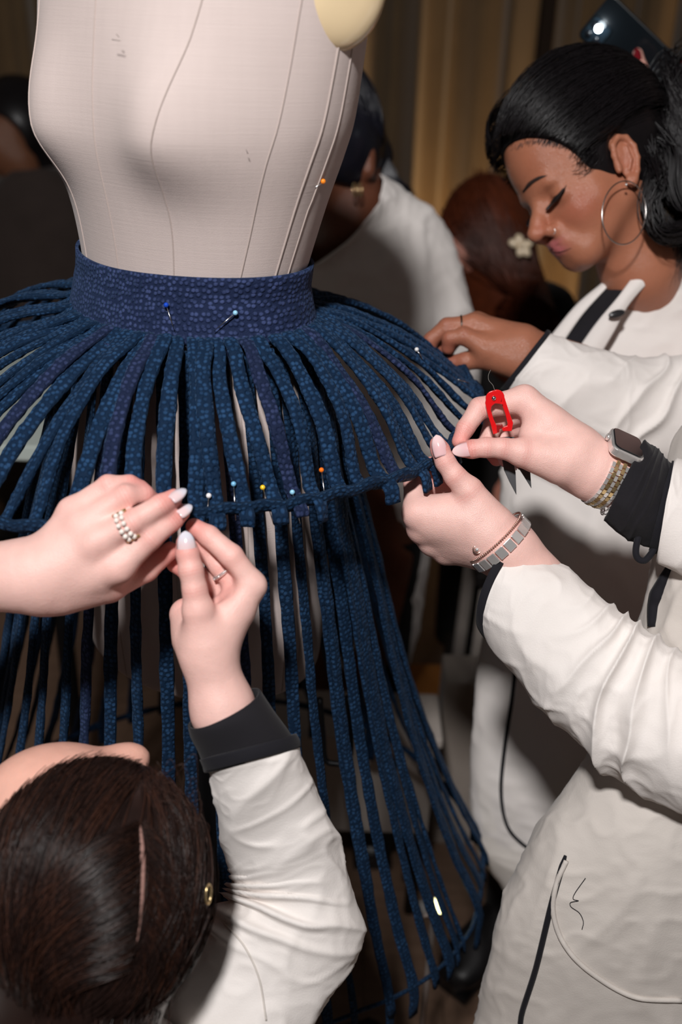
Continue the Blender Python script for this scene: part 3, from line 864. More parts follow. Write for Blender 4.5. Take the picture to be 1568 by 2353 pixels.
# --- her right hand (palm turned to the left, thumb up)
d2 = 0.80
H2 = Hand()
t2 = J(d2, (470, 1462, 0.2, 17.0), (456, 1402, -0.6, 12.8), (448, 1355, -1.0, 9.8), (439, 1310, -1.2, 9.6), (431, 1270, -1.2, 9.0), (427, 1248, -1.1, 7.6))
i2 = J(d2, (578, 1346, 1.6, 11.5), (532, 1278, 0.9, 9.6), (480, 1232, 1.2, 8.6), (446, 1210, 1.5, 7.0))
m2 = J(d2, (560, 1362, 3.3, 11.5), (508, 1302, 2.8, 9.2), (470, 1262, 2.6, 8.4), (444, 1236, 2.6, 7.0))
r2 = J(d2, (545, 1384, 4.4, 11.0), (488, 1336, 4.2, 9.0), (432, 1312, 3.6, 8.0), (402, 1296, 3.2, 7.2))
p2 = J(d2, (528, 1408, 5.0, 10.0), (485, 1352, 5.6, 8.2), (460, 1378, 4.6, 7.2), (455, 1395, 4.0, 6.5))
palm2 = [cone(P(572, 1770, d2 + .03), P(514, 1630, d2 + 0.016), 0.025, 0.0245), cone(P(512, 1630, d2 + 0.016), P(477, 1495, d2 + 0.010), 0.0245, 0.0215),
         cone(P(477, 1495, d2 + .010), P(480, 1470, d2 + .012), .0215, .021),
         mc(d2, (490, 1465, 1.2), i2[0], 0.020), mc(d2, (482, 1462, 2.2), m2[0], 0.019), mc(d2, (470, 1460, 3.0), r2[0], 0.018), mc(d2, (462, 1460, 3.4), p2[0], 0.016),
         cone(P(450, 1455, d2 + .022), P(428, 1412, d2 + .034), 0.019, 0.014), cone(P(540, 1400, d2 + 0.016), P(500, 1440, d2 + .014), 0.014, 0.018)]
fresh_fingers(H2, palm2, [t2, i2, m2, r2, p2], 0.012, 0.0065)
H2.s.group([cone(P(505, 1345, d2 + .006), P(490, 1372, d2 + 0.012), 0.010, 0.006)], 0, 0.010, True)      # hollow of the palm
H2.red.append((P(500, 1350, d2 + 0.015), 0.018, 0.4))
v2, f2 = H2.mesh_data(); c2 = skin_cols(v2, H2.red, FAIR, FAIR_RED, H2.crease[1:3])

# --- left hand of the woman at the right, pinching the hem
d3 = 0.945
H3 = Hand()
t3 = J(d3, (1128, 1200, 0.2, 19.0), (1078, 1128, -0.5, 13.5), (1046, 1094, -0.9, 10.3), (1024, 1062, -1.0, 9.4), (1012, 1034, -1.0, 8.8), (1006, 1020, -0.9, 7.4))
i3 = J(d3, (958, 1180, 1.0, 13.0), (952, 1112, 2.2, 10.0), (968, 1080, 2.6, 8.6), (992, 1066, 2.2, 7.4))
m3 = J(d3, (968, 1216, 2.2, 12.5), (978, 1128, 3.6, 9.6), (998, 1098, 3.6, 8.4), (1012, 1082, 3.2, 7.4))
r3 = J(d3, (993, 1246, 3.2, 12.0), (1005, 1150, 4.6, 9.4), (1018, 1112, 4.5, 8.2), (1026, 1090, 4.2, 7.2))
p3 = J(d3, (1026, 1268, 3.8, 11.5), (1040, 1185, 5.2, 8.4), (1042, 1140, 5.2, 7.4), (1044, 1115, 5.0, 6.6))
palm3 = [cone(P(1330, 1440, d3 + .02), P(1165, 1262, d3 + 0.010), 0.031, 0.0275), cone(P(1165, 1262, d3 + .010), P(1130, 1235, d3 + 0.010), 0.0275, 0.026),
         mc(d3, (1120, 1215, 0.4), i3[0], 0.021), mc(d3, (1118, 1232, 0.8), m3[0], 0.022), mc(d3, (1118, 1250, 1.6), r3[0], 0.021), mc(d3, (1120, 1262, 2.4), p3[0], 0.019),
         cone(P(1080, 1165, d3 + .004), P(985, 1170, d3 + .010), 0.016, 0.013), cone(P(1080, 1195, d3 + .002), P(990, 1200, d3 + .012), 0.017, 0.013)]
fresh_fingers(H3, palm3, [t3, i3, m3, r3, p3], 0.013, 0.007)
for q in (i3, m3): H3.red.append((q[0][0], 0.012, 0.30))
v3, f3 = H3.mesh_data(); c3 = skin_cols(v3, H3.red, FAIR * 1.0, FAIR_RED, H3.crease)

# --- her right hand, holding the thread snips
d4 = 0.945
H4 = Hand()
t4 = J(d4, (1280, 1058, 0.0, 21.0), (1200, 1040, -0.8, 13.5), (1155, 1030, -1.2, 9.6), (1118, 1028, -1.3, 9.2), (1085, 1032, -1.2, 8.6), (1066, 1034, -1.0, 7.2))
i4 = J(d4, (1205, 918, 1.4, 13.0), (1102, 938, 0.8, 10.2), (1070, 984, 0.4, 8.6), (1056, 1014, 0.2, 7.2))
m4 = J(d4, (1228, 938, 2.8, 12.5), (1136, 968, 3.4, 9.8), (1118, 1020, 3.2, 8.6), (1142, 1054, 2.6, 7.4))
r4 = J(d4, (1248, 968, 3.8, 12.0), (1165, 985, 4.8, 9.4), (1148, 1030, 4.6, 8.2), (1166, 1058, 4.0, 7.2))
p4 = J(d4, (1266, 1002, 4.6, 11.0), (1200, 1012, 5.6, 8.4), (1190, 1046, 5.4, 7.4), (1200, 1066, 5.0, 6.6))
palm4 = [cone(P(1560, 1165, d4 + .02), P(1365, 1080, d4 + 0.010), 0.0285, 0.0275), cone(P(1365, 1080, d4 + .010), P(1325, 1055, d4 + 0.010), 0.0275, 0.027),
         mc(d4, (1318, 1025, 0.6), i4[0], 0.022), mc(d4, (1318, 1040, 1.2), m4[0], 0.022), mc(d4, (1318, 1058, 2.0), r4[0], 0.021), mc(d4, (1318, 1072, 2.6), p4[0], 0.020),
         cone(P(1300, 1060, d4 + .0), P(1230, 1040, d4 - .002), 0.020, 0.015), cone(P(1250, 980, d4 + .008), P(1225, 1000, d4 + 0.006), 0.016, 0.013)]
fresh_fingers(H4, palm4, [t4, i4, m4, r4, p4], 0.013, 0.007)
H4.red.append((i4[0][0], 0.012, 0.2))
v4, f4 = H4.mesh_data(); c4_ = skin_cols(v4, H4.red, FAIR * 1.0, FAIR_RED, H4.crease)

# --- brown hand of the woman with the hoop earring, on the far hem
d5 = 1.15
H5 = Hand(0.0017)
i5 = J(d5, (1119, 799, 0.0, 13.0), (1066, 772, -0.3, 10.2), (1034, 778, 0.0, 8.8), (1030, 800, 0.6, 7.6))
m5 = J(d5, (1090, 748, 1.4, 13.0), (1028, 750, 1.6, 10.0), (991, 781, 2.2, 8.8), (984, 816, 2.6, 7.4))
r5 = J(d5, (1096, 742, 3.0, 12.0), (1042, 752, 3.6, 9.6), (1008, 786, 3.8, 8.6), (1006, 818, 3.8, 7.4))
p5 = J(d5, (1106, 748, 4.4, 11.0), (1062, 768, 5.0, 8.6), (1034, 796, 5.0, 7.8), (1026, 822, 4.8, 7.0))
t5 = J(d5, (1170, 826, 0.6, 18.0), (1112, 822, 1.0, 13.0), (1070, 830, 1.6, 10.5), (1036, 834, 2.2, 8.6))
palm5 = [cone(P(1330, 850, d5 + .02), P(1215, 812, d5 + .012), 0.030, 0.028),
         mc(d5, (1195, 800, 0.2), i5[0], 0.022), mc(d5, (1190, 790, 1.2), m5[0], 0.022), mc(d5, (1195, 790, 2.2), r5[0], 0.020), mc(d5, (1200, 795, 3.0), p5[0], 0.018),
         cone(P(1190, 830, d5 + .004), P(1125, 812, d5 + .006), 0.022, 0.016)]
fresh_fingers(H5, palm5, [i5, m5, r5, p5, t5], 0.012, 0.007)
for q in (i5, m5, r5): H5.red.append((q[1][0], 0.010, 0.5))
v5, f5 = H5.mesh_data(); c5 = skin_cols(v5, H5.red, BROWN, BROWN_RED, H5.crease)

# ------------------------------------------------------------------ cloth and hair helpers
def vnoise(p, seed=0):
    """smooth value noise, numpy, roughly -1..1"""
    p = np.asarray(p, float); i = np.floor(p).astype(np.int64); f = p - i; f = f * f * (3 - 2 * f); out = 0
    for dx in (0, 1):
        for dy in (0, 1):
            for dz in (0, 1):
                h = (i[..., 0] + dx) * 374761393 + (i[..., 1] + dy) * 668265263 + (i[..., 2] + dz) * 2147483647 + seed * 974634631
                h = (h ^ (h >> 13)) * 1274126177; h = (h ^ (h >> 16)) & 0xFFFFFF
                w = (f[..., 0] if dx else 1 - f[..., 0]) * (f[..., 1] if dy else 1 - f[..., 1]) * (f[..., 2] if dz else 1 - f[..., 2])
                out = out + w * (h / 0xFFFFFF * 2 - 1)
    return out
def creases(seed, amp, sc=(14, 14, 14), centre=None, ring=0.0, ringn=8, ringw=0.12, fine=1.0, tph=0.0):
    """cloth relief: random creases at three sizes plus folds that fan out of the inner bend at s=centre"""
    def fn(S, T, pos):
        q = pos * np.array(sc)
        q = q + 0.35 * np.stack([vnoise(q * 0.9, seed + 21), vnoise(q * 0.9, seed + 22), vnoise(q * 0.9, seed + 23)], -1)
        a = 1 - np.abs(vnoise(q, seed)); b = 1 - np.abs(vnoise(q * 2.6, seed + 5)); c = 1 - np.abs(vnoise(q * 6.0, seed + 6))
        d = amp * ((a ** 3 - 0.45) * 1.1 + fine * ((b ** 4 - 0.3) * 0.42 + (c ** 3 - 0.3) * 0.13))
        if centre is not None:
            g = 0.75 + 0.8 * (0.5 + 0.5 * np.cos(T)) ** 2
            wv = vnoise(np.stack([S * ringn * 0.9, np.cos(T) * 1.3, np.sin(T) * 1.3], -1), seed + 9)
            r = 1 - np.abs(np.sin((S - centre) * ringn * np.pi * g + 1.7 * wv + 0.9 * np.sin(T + seed)))
            d = d + ring * (r ** 1.7 - 0.35) * np.exp(-((S - centre) / ringw) ** 2) * (0.10 + 0.90 * (0.5 + 0.5 * np.cos(T - tph)))
        edge = np.clip(np.minimum(S, 1 - S) / 0.03, 0, 1)
        return d * edge
    return fn
M_linen = cloth_mat('cream_linen', srgb(236, 230, 226), srgb(226, 219, 214), 0.92, 700, 0.35, 12, 0.1, wr=0.35)
M_linen_shaded = cloth_mat('cream_linen_shaded', srgb(212, 205, 198), srgb(200, 192, 185), 0.92, 600, 0.3, 12, 0.1, wr=0.35)  # same linen darkened: flash falloff and slant on the coat put into its colour
M_blackc = cloth_mat('black_jersey', srgb(34, 32, 36), srgb(26, 25, 29), 0.9, 900, 0.35, 20, 0.05)
M_trim = cloth_mat('black_binding', srgb(30, 29, 35), srgb(24, 24, 29), 0.85, 1200, 0.3, 20, 0.05)
M_darkc = cloth_mat('dark_trousers', srgb(30, 27, 27), srgb(22, 20, 20), 0.9, 500, 0.2, 10, 0.05)
def hair_mat(name, c, c2, rough=0.32, scale=(900, 900, 900)):
    k = N(name); tc = k.n('ShaderNodeTexCoord')
    nz = k.n('ShaderNodeTexNoise'); nz.inputs['Scale'].default_value = 45; nz.inputs['Detail'].default_value = 5
    k.l(tc.outputs['Object'], nz.inputs['Vector'])
    mx = k.n('ShaderNodeMix', data_type='RGBA'); mx.inputs['A'].default_value = (*c, 1); mx.inputs['B'].default_value = (*c2, 1)
    k.l(nz.outputs['Fac'], mx.inputs['Factor']); k.l(mx.outputs['Result'], k.b.inputs['Base Color'])
    k.set(Roughness=rough); k.b.inputs['Specular IOR Level'].default_value = 0.32
    return k.m
def strands(name, S, rad, mat, parent, seg=4):
    """S (n, m, 3): many hair strands as one mesh of thin tapering tubes"""
    S = np.asarray(S, float); n, m, _ = S.shape
    tan = np.gradient(S, axis=1); tan /= np.maximum(np.linalg.norm(tan, axis=2), 1e-9)[..., None]
    ref = np.array([0.31, 0.42, 0.85]); a = np.cross(tan, ref); a /= np.maximum(np.linalg.norm(a, axis=2), 1e-9)[..., None]; b = np.cross(tan, a)
    prof = rad * np.minimum(1, np.minimum(np.linspace(0, 1, m) / 0.05 + 0.5, (1 - np.linspace(0, 1, m)) / 0.25 + 0.15))
    an = np.linspace(0, 2 * np.pi, seg, endpoint=False)
    Vv = S[:, :, None, :] + prof[None, :, None, None] * (np.cos(an)[None, None, :, None] * a[:, :, None, :] + np.sin(an)[None, None, :, None] * b[:, :, None, :])
    base = np.arange(n)[:, None, None] * (m * seg); i = np.arange(m - 1)[None, :, None]; j = np.arange(seg)[None, None, :]; j2 = (j + 1) % seg
    F = np.stack([base + i * seg + j, base + i * seg + j2, base + (i + 1) * seg + j2, base + (i + 1) * seg + j], -1).reshape(-1, 4)
    return fmesh(name, Vv.reshape(-1, 3), F, mat, parent)
class Frame:
    def __init__(self, O, f, u):
        self.O = np.asarray(O, float); self.f = unit(f); self.u = unit(u - (u @ self.f) * self.f); self.s = np.cross(self.u, self.f)
    def w(self, x, y, z): return self.O + self.f * x + self.s * y + self.u * z
    def ax(self, a, b, c): return [self.f * a, self.s * b, self.u * c]
    def loc(self, p): q = np.asarray(p) - self.O; return np.stack([q @ self.f, q @ self.s, q @ self.u], -1)
def sph_path(fr, c, r, p0, p1, n, bulge=None, lift=0.0):
    """path over an ellipsoid (local centre c, radii r) from unit dir p0 to p1"""
    t = np.linspace(0, 1, n)[:, None]
    q = p0[None] * (1 - t) + p1[None] * t
    if bulge is not None: q = q + bulge[None] * np.sin(np.pi * t)
    q /= np.linalg.norm(q, axis=1)[:, None]
    q = q * (np.array(r) + lift) + np.array(c)
    return fr.O + q[:, :1] * fr.f + q[:, 1:2] * fr.s + q[:, 2:] * fr.u
def limb(name, pts, rads, mat, parent, seed=1, amp=0.005, nr=90, seg=70):
    """cloth tube around a limb through world points"""
    pts = [np.asarray(p, float) for p in pts]; st = []
    for i, p in enumerate(pts):
        t = unit(pts[min(i + 1, len(pts) - 1)] - pts[max(i - 1, 0)]); u = unit(np.cross(t, V(0.3, 0.9, 0.1))); w = np.cross(t, u)
        st.append((p, u * rads[i], w * rads[i]))
    return loft(name, st, mat, parent, nr, seg, creases(seed, amp, (11, 11, 12)), (True, True), thick=0.0015)[0]
def trim_ring(name, pts, w, t, mat, parent):
    """flat bound edge following a loop of points"""
    return tube(name, pts, w / 2, mat, parent, 8, closed=True)
def on_path(name, px, d, r, mat, parent, n=40, seg=6):
    return tube(name, catmull([P(x, y, d if np.isscalar(d) else d[i]) for i, (x, y) in enumerate(px)], n), r, mat, parent, seg)

# ================================================================== kneeling woman
A = empty('person', (-0.24, 0.50, ZF), 'person with dark brown hair kneeling below the skirt and pinning its hem', 'person')
hfr = Frame(P(222, 2012, 0.765), _U + 0.10 * _F, -unit(P(222, 2012, 0.765) - CAM) + 0.0 * _U)
# local: x = face direction (up in the picture), y = her left, z = crown towards the lens
hs = Sdf(0.0035)
hs.group([ell(hfr.w(0.0, 0, -0.008), hfr.ax(0.084, 0.075, 0.078)), ell(hfr.w(0.046, 0.030, -0.036), hfr.ax(0.051, 0.064, 0.050)),
          cone(hfr.w(-0.03, 0, -0.05), hfr.w(-0.03, 0, -0.17), 0.055, 0.06)], 0.02, 0.0)
hs.group([ell(hfr.w(0.082, -0.022, -0.040), hfr.ax(0.013, 0.019, 0.016))], 0, 0.012)
vh, fh = hs.build(); ch = np.tile(np.array(srgb(232, 178, 160)), (len(vh), 1))
# trunk, thighs and upper arms under the clothes
ts = Sdf(0.009)
sh_r = P(470, 2330, 0.88); el_r = P(690, 2085, 0.885); sh_l = P(-60, 2440, 0.92); el_l = P(-420, 1700, 0.86)
tc_ = V(-0.25, 0.49, 0)
ts.group([cone(tc_ + V(0, 0, .48), tc_ + V(0, 0.0, .25), 0.095, 0.11), cone(sh_l, sh_r, 0.035, 0.035), cone(tc_ + V(0, 0.02, .5), hfr.w(-0.03, 0, -0.15), 0.06, 0.05),
          cone(sh_r, el_r, 0.036, 0.030), cone(el_r, P(560, 1800, 0.845), 0.030, 0.022), cone(sh_l, el_l, 0.042, 0.036), cone(el_l, P(-250, 1340, 0.82), 0.036, 0.028),
          cone(tc_ + V(0, 0, .25), tc_ + V(0, -0.02, 0.0), 0.11, 0.11), cone(tc_ + V(-0.09, 0, 0.0), tc_ + V(-0.12, 0.14, ZF + 0.08), 0.085, 0.06), cone(tc_ + V(0.09, 0, 0.0), tc_ + V(0.12, 0.14, ZF + 0.08), 0.085, 0.06),
          cone(tc_ + V(-0.12, 0.14, ZF + 0.065), tc_ + V(-0.1, -0.25, ZF + 0.05), 0.06, 0.045), cone(tc_ + V(0.12, 0.14, ZF + 0.065), tc_ + V(0.1, -0.25, ZF + 0.05), 0.06, 0.045)], 0.03, 0.0)
vt, ft = ts.build(); ct_ = np.tile(FAIR, (len(vt), 1))
va, fa_, ca_ = merge([(v1, f1, c1), (v2, f2, c2), (vh, fh, ch), (vt, ft, ct_)])
bodyA = fmesh('body', va, fa_, M_skin, A, ca_)
# nails
nail(P(408, 1178, d1 + 0.002), P(440, 1159, d1 + 0.009), V(-0.25, -0.45, 0.85), 0.0125, A, M_milk)
nail(P(390, 1144, d1 - 0.007), P(427, 1122, d1 + 0.002), V(-0.25, -0.45, 0.85), 0.0125, A, M_milk)
nail(P(340, 1132, d1 + 0.008), P(358, 1146, d1 + 0.018), V(0.3, -0.3, 0.9), 0.010, A, M_milk)
nail(P(312, 1106, d1 + 0.012), P(347, 1122, d1 + 0.018), V(0.1, -0.2, 0.95), 0.0095, A, M_milk)
nail(P(430, 1278, d2 - 0.0205), P(426, 1220, d2 - 0.018), TOCAM(P(430, 1260, d2)) - 0.05 * _R, 0.0150, A, M_milk, 0.0085)
# sleeve of the right arm: under-cuff, bound edge, linen sleeve with gathered elbow
elb = unit(P(620, 1900, .84) - P(510, 1620, .82))
o, _ = loft('undersleeve_cuff', [(lambda q: (q[0], q[1], q[2] + elb * 0.008))(edge_st(438, 1664, 594, 1592, 0.818, 1.0)), edge_st(446, 1694, 626, 1638, 0.820, 0.98), edge_st(466, 1735, 664, 1690, 0.824, 0.9), edge_st(476, 1775, 676, 1725, 0.826, 0.9)],
            M_blackc, A, 30, 40, None, thick=0.002)
for frac in (0.36, 0.43):
    a_ = edge_st(450 + 16 * frac, 1664 + 60 * frac, 590 + 90 * frac, 1596 + 105 * frac, 0.8185, 0.9)
    tube('cuff_stitching', [a_[0] + math.cos(t) * a_[1] * 1.012 + math.sin(t) * a_[2] * 1.012 for t in np.linspace(0, 2 * np.pi, 70, endpoint=False)], 0.0004, M_trim, A, 5, closed=True)
o, _ = loft('sleeve_binding', [edge_st(468, 1742, 674, 1690, 0.824, 0.92), edge_st(474, 1756, 682, 1704, 0.8245, 0.92), edge_st(480, 1769, 684, 1717, 0.825, 0.92)], M_trim, A, 8, 44, None, thick=0.003)
slA = [edge_st(480, 1766, 683, 1714, 0.825, 0.9), edge_st(490, 1812, 712, 1775, 0.832, 0.88), edge_st(502, 1870, 742, 1850, 0.845, 0.86), edge_st(517, 1930, 768, 1925, 0.86, 0.85),
       edge_st(532, 1985, 790, 2005, 0.872, 0.85), edge_st(543, 2020, 808, 2065, 0.878, 0.86), edge_st(543, 2045, 828, 2128, 0.882, 0.86), edge_st(522, 2078, 815, 2180, 0.882, 0.86),
       edge_st(480, 2130, 778, 2252, 0.882, 0.86), edge_st(430, 2190, 728, 2330, 0.88, 0.85), edge_st(360, 2250, 660, 2430, 0.878, 0.85), edge_st(290, 2300, 560, 2520, 0.885, 0.75), edge_st(220, 2370, 440, 2590, 0.90, 0.6), edge_st(180, 2440, 330, 2600, 0.92, 0.4)]
loft('jacket_sleeve', slA, M_linen, A, 260, 130, creases(11, 0.0055, (13, 13, 15), 0.50, 0.016, 15, 0.11), thick=0.0015)
limb('jacket_sleeve', [sh_l + V(0.06, 0, -0.03), sh_l, sh_l * .5 + el_l * .5, el_l, el_l * .45 + P(-250, 1340, 0.82) * .55], [0.05, 0.068, 0.062, 0.06, 0.052], M_linen, A, 13)
# jacket back and shoulders
jz = [(0.615, 0.070, 0.055), (0.595, 0.12, 0.075), (0.565, 0.175, 0.095), (0.52, 0.20, 0.11), (0.45, 0.20, 0.12), (0.33, 0.19, 0.125), (0.15, 0.20, 0.14), (-0.05, 0.22, 0.18), (-0.20, 0.25, 0.22), (ZF + 0.03, 0.25, 0.22)]
loft('jacket_back', [(tc_ + V(0.0, 0.0, z - 0.02), V(a, 0, 0), V(0, -b, 0)) for z, a, b in jz], M_linen, A, 120, 130, creases(21, 0.006, (9, 9, 12)), thick=0.0015)
slAo = [o for o in A.children if o.name.startswith('jacket_sleeve')][0]
path_on('armhole_seam', slAo, [(515, 2122), (562, 2175), (596, 2250), (612, 2345)], 0.0010, M_linen_shaded, A, 60, 0.0002)
# hair: cap with fine strands combed from the parting back to a low knot
M_hairA = hair_mat('hair_dark_brown', srgb(25, 17, 16), srgb(46, 31, 27), 0.32)
M_hairA2 = hair_mat('hair_dark_brown_warm', srgb(42, 26, 21), srgb(78, 48, 36), 0.34)
hc, hr = (-0.008, 0.0, -0.004), (0.097, 0.087, 0.089)
hs2 = Sdf(0.0035)
hs2.group([ell(hfr.w(*hc), hfr.ax(*hr)), cone(hfr.w(-0.05, 0.01, -0.02), hfr.w(-0.26, 0.035, -0.035), 0.074, 0.062)], 0.03, 0.0)
vv, ff_ = hs2.build()
hairA = fmesh('hair', vv, ff_, M_hairA, A)
sets = {0: [], 1: []}; rg = np.random.default_rng(4)
for k in range(7000):
    s_ = rg.random(); side = 1 if rg.random() < 0.58 else -1
    if rg.random() < 0.55:                         # from the parting
        p0 = V(0.66 - 1.0 * s_, -0.36 + 0.10 * s_ + side * (0.02 + 0.03 * rg.random()), 0.80)
        side_b = 0.55 * (1 - 0.6 * s_)
    else:                                          # from the front hairline and the sides
        a_ = side * rg.uniform(0.0, 1.45) - 0.42; p0 = V(0.97 * math.cos(a_ * 0.9), 0.92 * math.sin(a_), 0.05 + 0.5 * rg.random()); side_b = 0.15
    if side > 0: g = unit(V(-1.0, 0.40 + 0.16 * rg.normal(), 0.30 + 0.18 * rg.normal())); bl = V(0.10, side_b, 0.30)
    else: g = unit(V(-1.0, -0.10 + 0.25 * rg.normal(), 0.15 + 0.25 * rg.normal())); bl = V(0.05, -side_b * 0.9, 0.25)
    wv = rg.normal(size=3) * 0.03
    pa = sph_path(hfr, hc, hr, unit(p0), g, 16, bl + wv, 0.0006 + 0.0022 * abs(rg.normal()))
    ends = hfr.w(-0.27 + 0.02 * rg.normal(), 0.035 + 0.045 * rg.normal(), 0.030 + 0.012 * rg.normal())
    tt = np.linspace(0, 1, 7)[1:, None]; tail_ = pa[-1] * (1 - tt) + ends * tt + hfr.u * (0.034 * np.sin(np.pi * tt))
    sets[1 if rg.random() < 0.25 else 0].append(np.vstack([pa, tail_]))
strands('hair_strands', sets[0], 0.00034, M_hairA, A, 3); strands('hair_strands', sets[1], 0.00034, M_hairA2, A, 3)
# loose flyaway hairs over the forehead side
fly = []
for k in range(40):
    a0 = P(rg.uniform(330, 440), rg.uniform(1780, 1900), 0.73 + 0.03 * rg.random()); 
    mid = a0 + _R * rg.uniform(0.0, 0.018) + _U * rg.uniform(-0.02, 0.015); e_ = a0 + _R * rg.uniform(0.005, 0.025) - _U * rg.uniform(0.02, 0.06)
    fly.append(catmull([a0, mid, e_], 12))
strands('hair_strands', fly, 0.00018, M_hairA2, A, 3)
# bare scalp line
pp = [sph_path(hfr, hc, hr, unit(V(0.62 - 0.95 * s_, -0.36 + 0.10 * s_, 0.80)), unit(V(0.62 - 0.95 * s_ - .01, -0.36 + 0.10 * s_, 0.80)), 2, None, 0.0012)[0] for s_ in np.linspace(0, 0.85, 24)]
tube('parting', pp, np.concatenate([np.linspace(.0008, .0022, 8), np.linspace(.0022, .0004, 16)]), plain('scalp', srgb(150, 112, 102), 0.7), A, 8)

# ================================================================== woman at the right with the snips
B = empty('person', (0.50, 0.86, ZF), 'person cropped by the right edge, wearing a silver watch and pinching the hem', 'person')
bs = Sdf(0.010)
shB = V(0.44, 0.82, 1.32); 
hipB = V(0.47, 0.90, 0.78)
sB_l = V(0.40, 0.74, 1.10); sB_r = V(0.56, 0.98, 1.10); eB_l = P(1760, 1740, 0.86); eB_r = P(1830, 1290, 0.98)
bs.group([cone(V(0.50, 0.88, 1.02), V(0.48, 0.89, 0.62), 0.08, 0.10), cone(V(0.49, 0.87, 1.08), V(0.48, 0.86, 1.25), 0.05, 0.048), cone(sB_l, sB_r, 0.035, 0.035),
          ell(V(0.46, 0.85, 1.32), [V(0.085, 0, 0), V(0, 0.07, 0), V(0, 0, 0.10)]), cone(V(0.385, 0.81, 1.32), V(0.368, 0.80, 1.30), 0.010, 0.012),
          cone(sB_l, eB_l, 0.036, 0.026), cone(eB_l, P(1320, 1425, 0.955), 0.026, 0.024),
          cone(sB_r, eB_r, 0.036, 0.028), cone(eB_r, P(1540, 1165, 0.965), 0.028, 0.026),
          cone(V(0.42, 0.82, 0.70), V(0.42, 0.84, ZF + 0.10), 0.08, 0.045), cone(V(0.50, 0.94, 0.70), V(0.54, 0.96, ZF + 0.10), 0.08, 0.045),
          cone(V(0.42, 0.85, ZF + 0.06), V(0.32, 0.91, ZF + 0.045), 0.04, 0.03), cone(V(0.54, 0.97, ZF + 0.06), V(0.45, 1.03, ZF + 0.045), 0.04, 0.03)], 0.03, 0.0)
vb, fb = bs.build()
va, fa_, ca_ = merge([(v3, f3, c3), (v4, f4, c4_), (vb, fb, np.tile(FAIR, (len(vb), 1)))])
fmesh('body', va, fa_, M_skin, B, ca_)
ellipsoid('hair', V(0.495, 0.865, 1.365), [V(0.102, 0, 0), V(0, 0.098, 0), V(0, 0, 0.118)], hair_mat('hair_brown', srgb(58, 40, 32), srgb(80, 56, 44)), B, 32, 20)
n3 = nail(P(1016, 1048, d3 - 0.0195), P(1003, 999, d3 - 0.017), TOCAM(P(1010, 1030, d3)) + 0.1 * _R, 0.0142, B, M_pinkn, 0.0085)
n4 = nail(P(1091, 1030, d4 - 0.0205), P(1039, 1038, d4 - 0.014), TOCAM(P(1065, 1030, d4)) + 0.10 * _U, 0.0138, B, M_pinkn, 0.0085)
nail(P(1146, 1052, d4 + 0.018), P(1188, 1080, d4 + 0.020), TOCAM(P(1165, 1065, d4)) - 0.4 * _U + 0.0 * _R, 0.0105, B, M_pinkn)
M_dot = plain('nail_dot_black', (0.008, 0.008, 0.01), 0.2)
for (x, y, dd, r) in ((1018.5, 1036, d3 - 0.0200, 0.0011), (1018, 1028, d3 - 0.0205, 0.00075), (1017.5, 1020.5, d3 - 0.0205, 0.0006)):
    v, f = ball_geo(P(x, y, dd), r, 8, 5); mesh('nail_dot', v, f, M_dot, n3)
for (x, y, dd, r) in ((1083, 1035.5, d4 - 0.0212, 0.0011), (1076, 1036.5, d4 - 0.0210, 0.00085), (1070, 1037, d4 - 0.0205, 0.0006)):
    v, f = ball_geo(P(x, y, dd), r, 8, 5); mesh('nail_dot', v, f, M_dot, n4)
# left sleeve
def tilt(st, v): return st[0], st[1], st[2] + v
handw = unit(P(1100, 1340, .96) - P(1300, 1500, .95))
slB = [tilt(edge_st(1218, 1250, 1116, 1462, 0.965, 0.8), handw * 0.017), tilt(edge_st(1236, 1262, 1140, 1500, 0.962, 0.82), handw * 0.014), edge_st(1292, 1300, 1192, 1566, 0.955, 0.85), edge_st(1370, 1358, 1258, 1648, 0.945, 0.85), edge_st(1440, 1410, 1335, 1722, 0.935, 0.85),
       edge_st(1510, 1462, 1412, 1782, 0.925, 0.85), edge_st(1580, 1506, 1500, 1832, 0.915, 0.85), edge_st(1680, 1540, 1620, 1870, 0.90, 0.85), edge_st(1770, 1580, 1730, 1880, 0.875, 0.85), edge_st(1830, 1640, 1800, 1860, 0.865, .7)]
loft('jacket_sleeve', slB, M_linen, B, 260, 130, creases(31, 0.0060, (11, 11, 13), 0.50, 0.012, 11, 0.15, 1.0, 1.7), thick=0.0015)
def cuff_ring(st, r, mat, parent, name='sleeve_binding', n=60, sq=1.0, along=0.0):
    c, u, w = st
    ax = unit(np.cross(u, w))
    return [c + math.cos(t) * u * sq + math.sin(t) * w * sq + ax * along for t in np.linspace(0, 2 * np.pi, n, endpoint=False)]
def binding(st0, st1, parent, ext=1.02):
    """flat bound edge between two neighbouring stations"""
    return loft('sleeve_binding', [(st0[0], st0[1] * ext, st0[2] * ext), ((st0[0] + st1[0]) / 2, (st0[1] + st1[1]) / 2 * (ext + .01), (st0[2] + st1[2]) / 2 * (ext + .01)), (st1[0], st1[1] * ext, st1[2] * ext)], M_trim, parent, 8, 60, None, thick=0.004)[0]
binding(tilt(edge_st(1211, 1243, 1107, 1450, 0.9655, 0.8), handw * 0.018), tilt(edge_st(1222, 1254, 1120, 1468, 0.964, 0.8), handw * 0.017), B, 1.03)
limb('upper_sleeve', [eB_l + V(0.005, 0, -0.05), eB_l, eB_l * .5 + sB_l * .5, sB_l, sB_l + V(0.05, 0.07, 0.0)], [0.045, 0.066, 0.066, 0.068, 0.05], M_linen, B, 33)
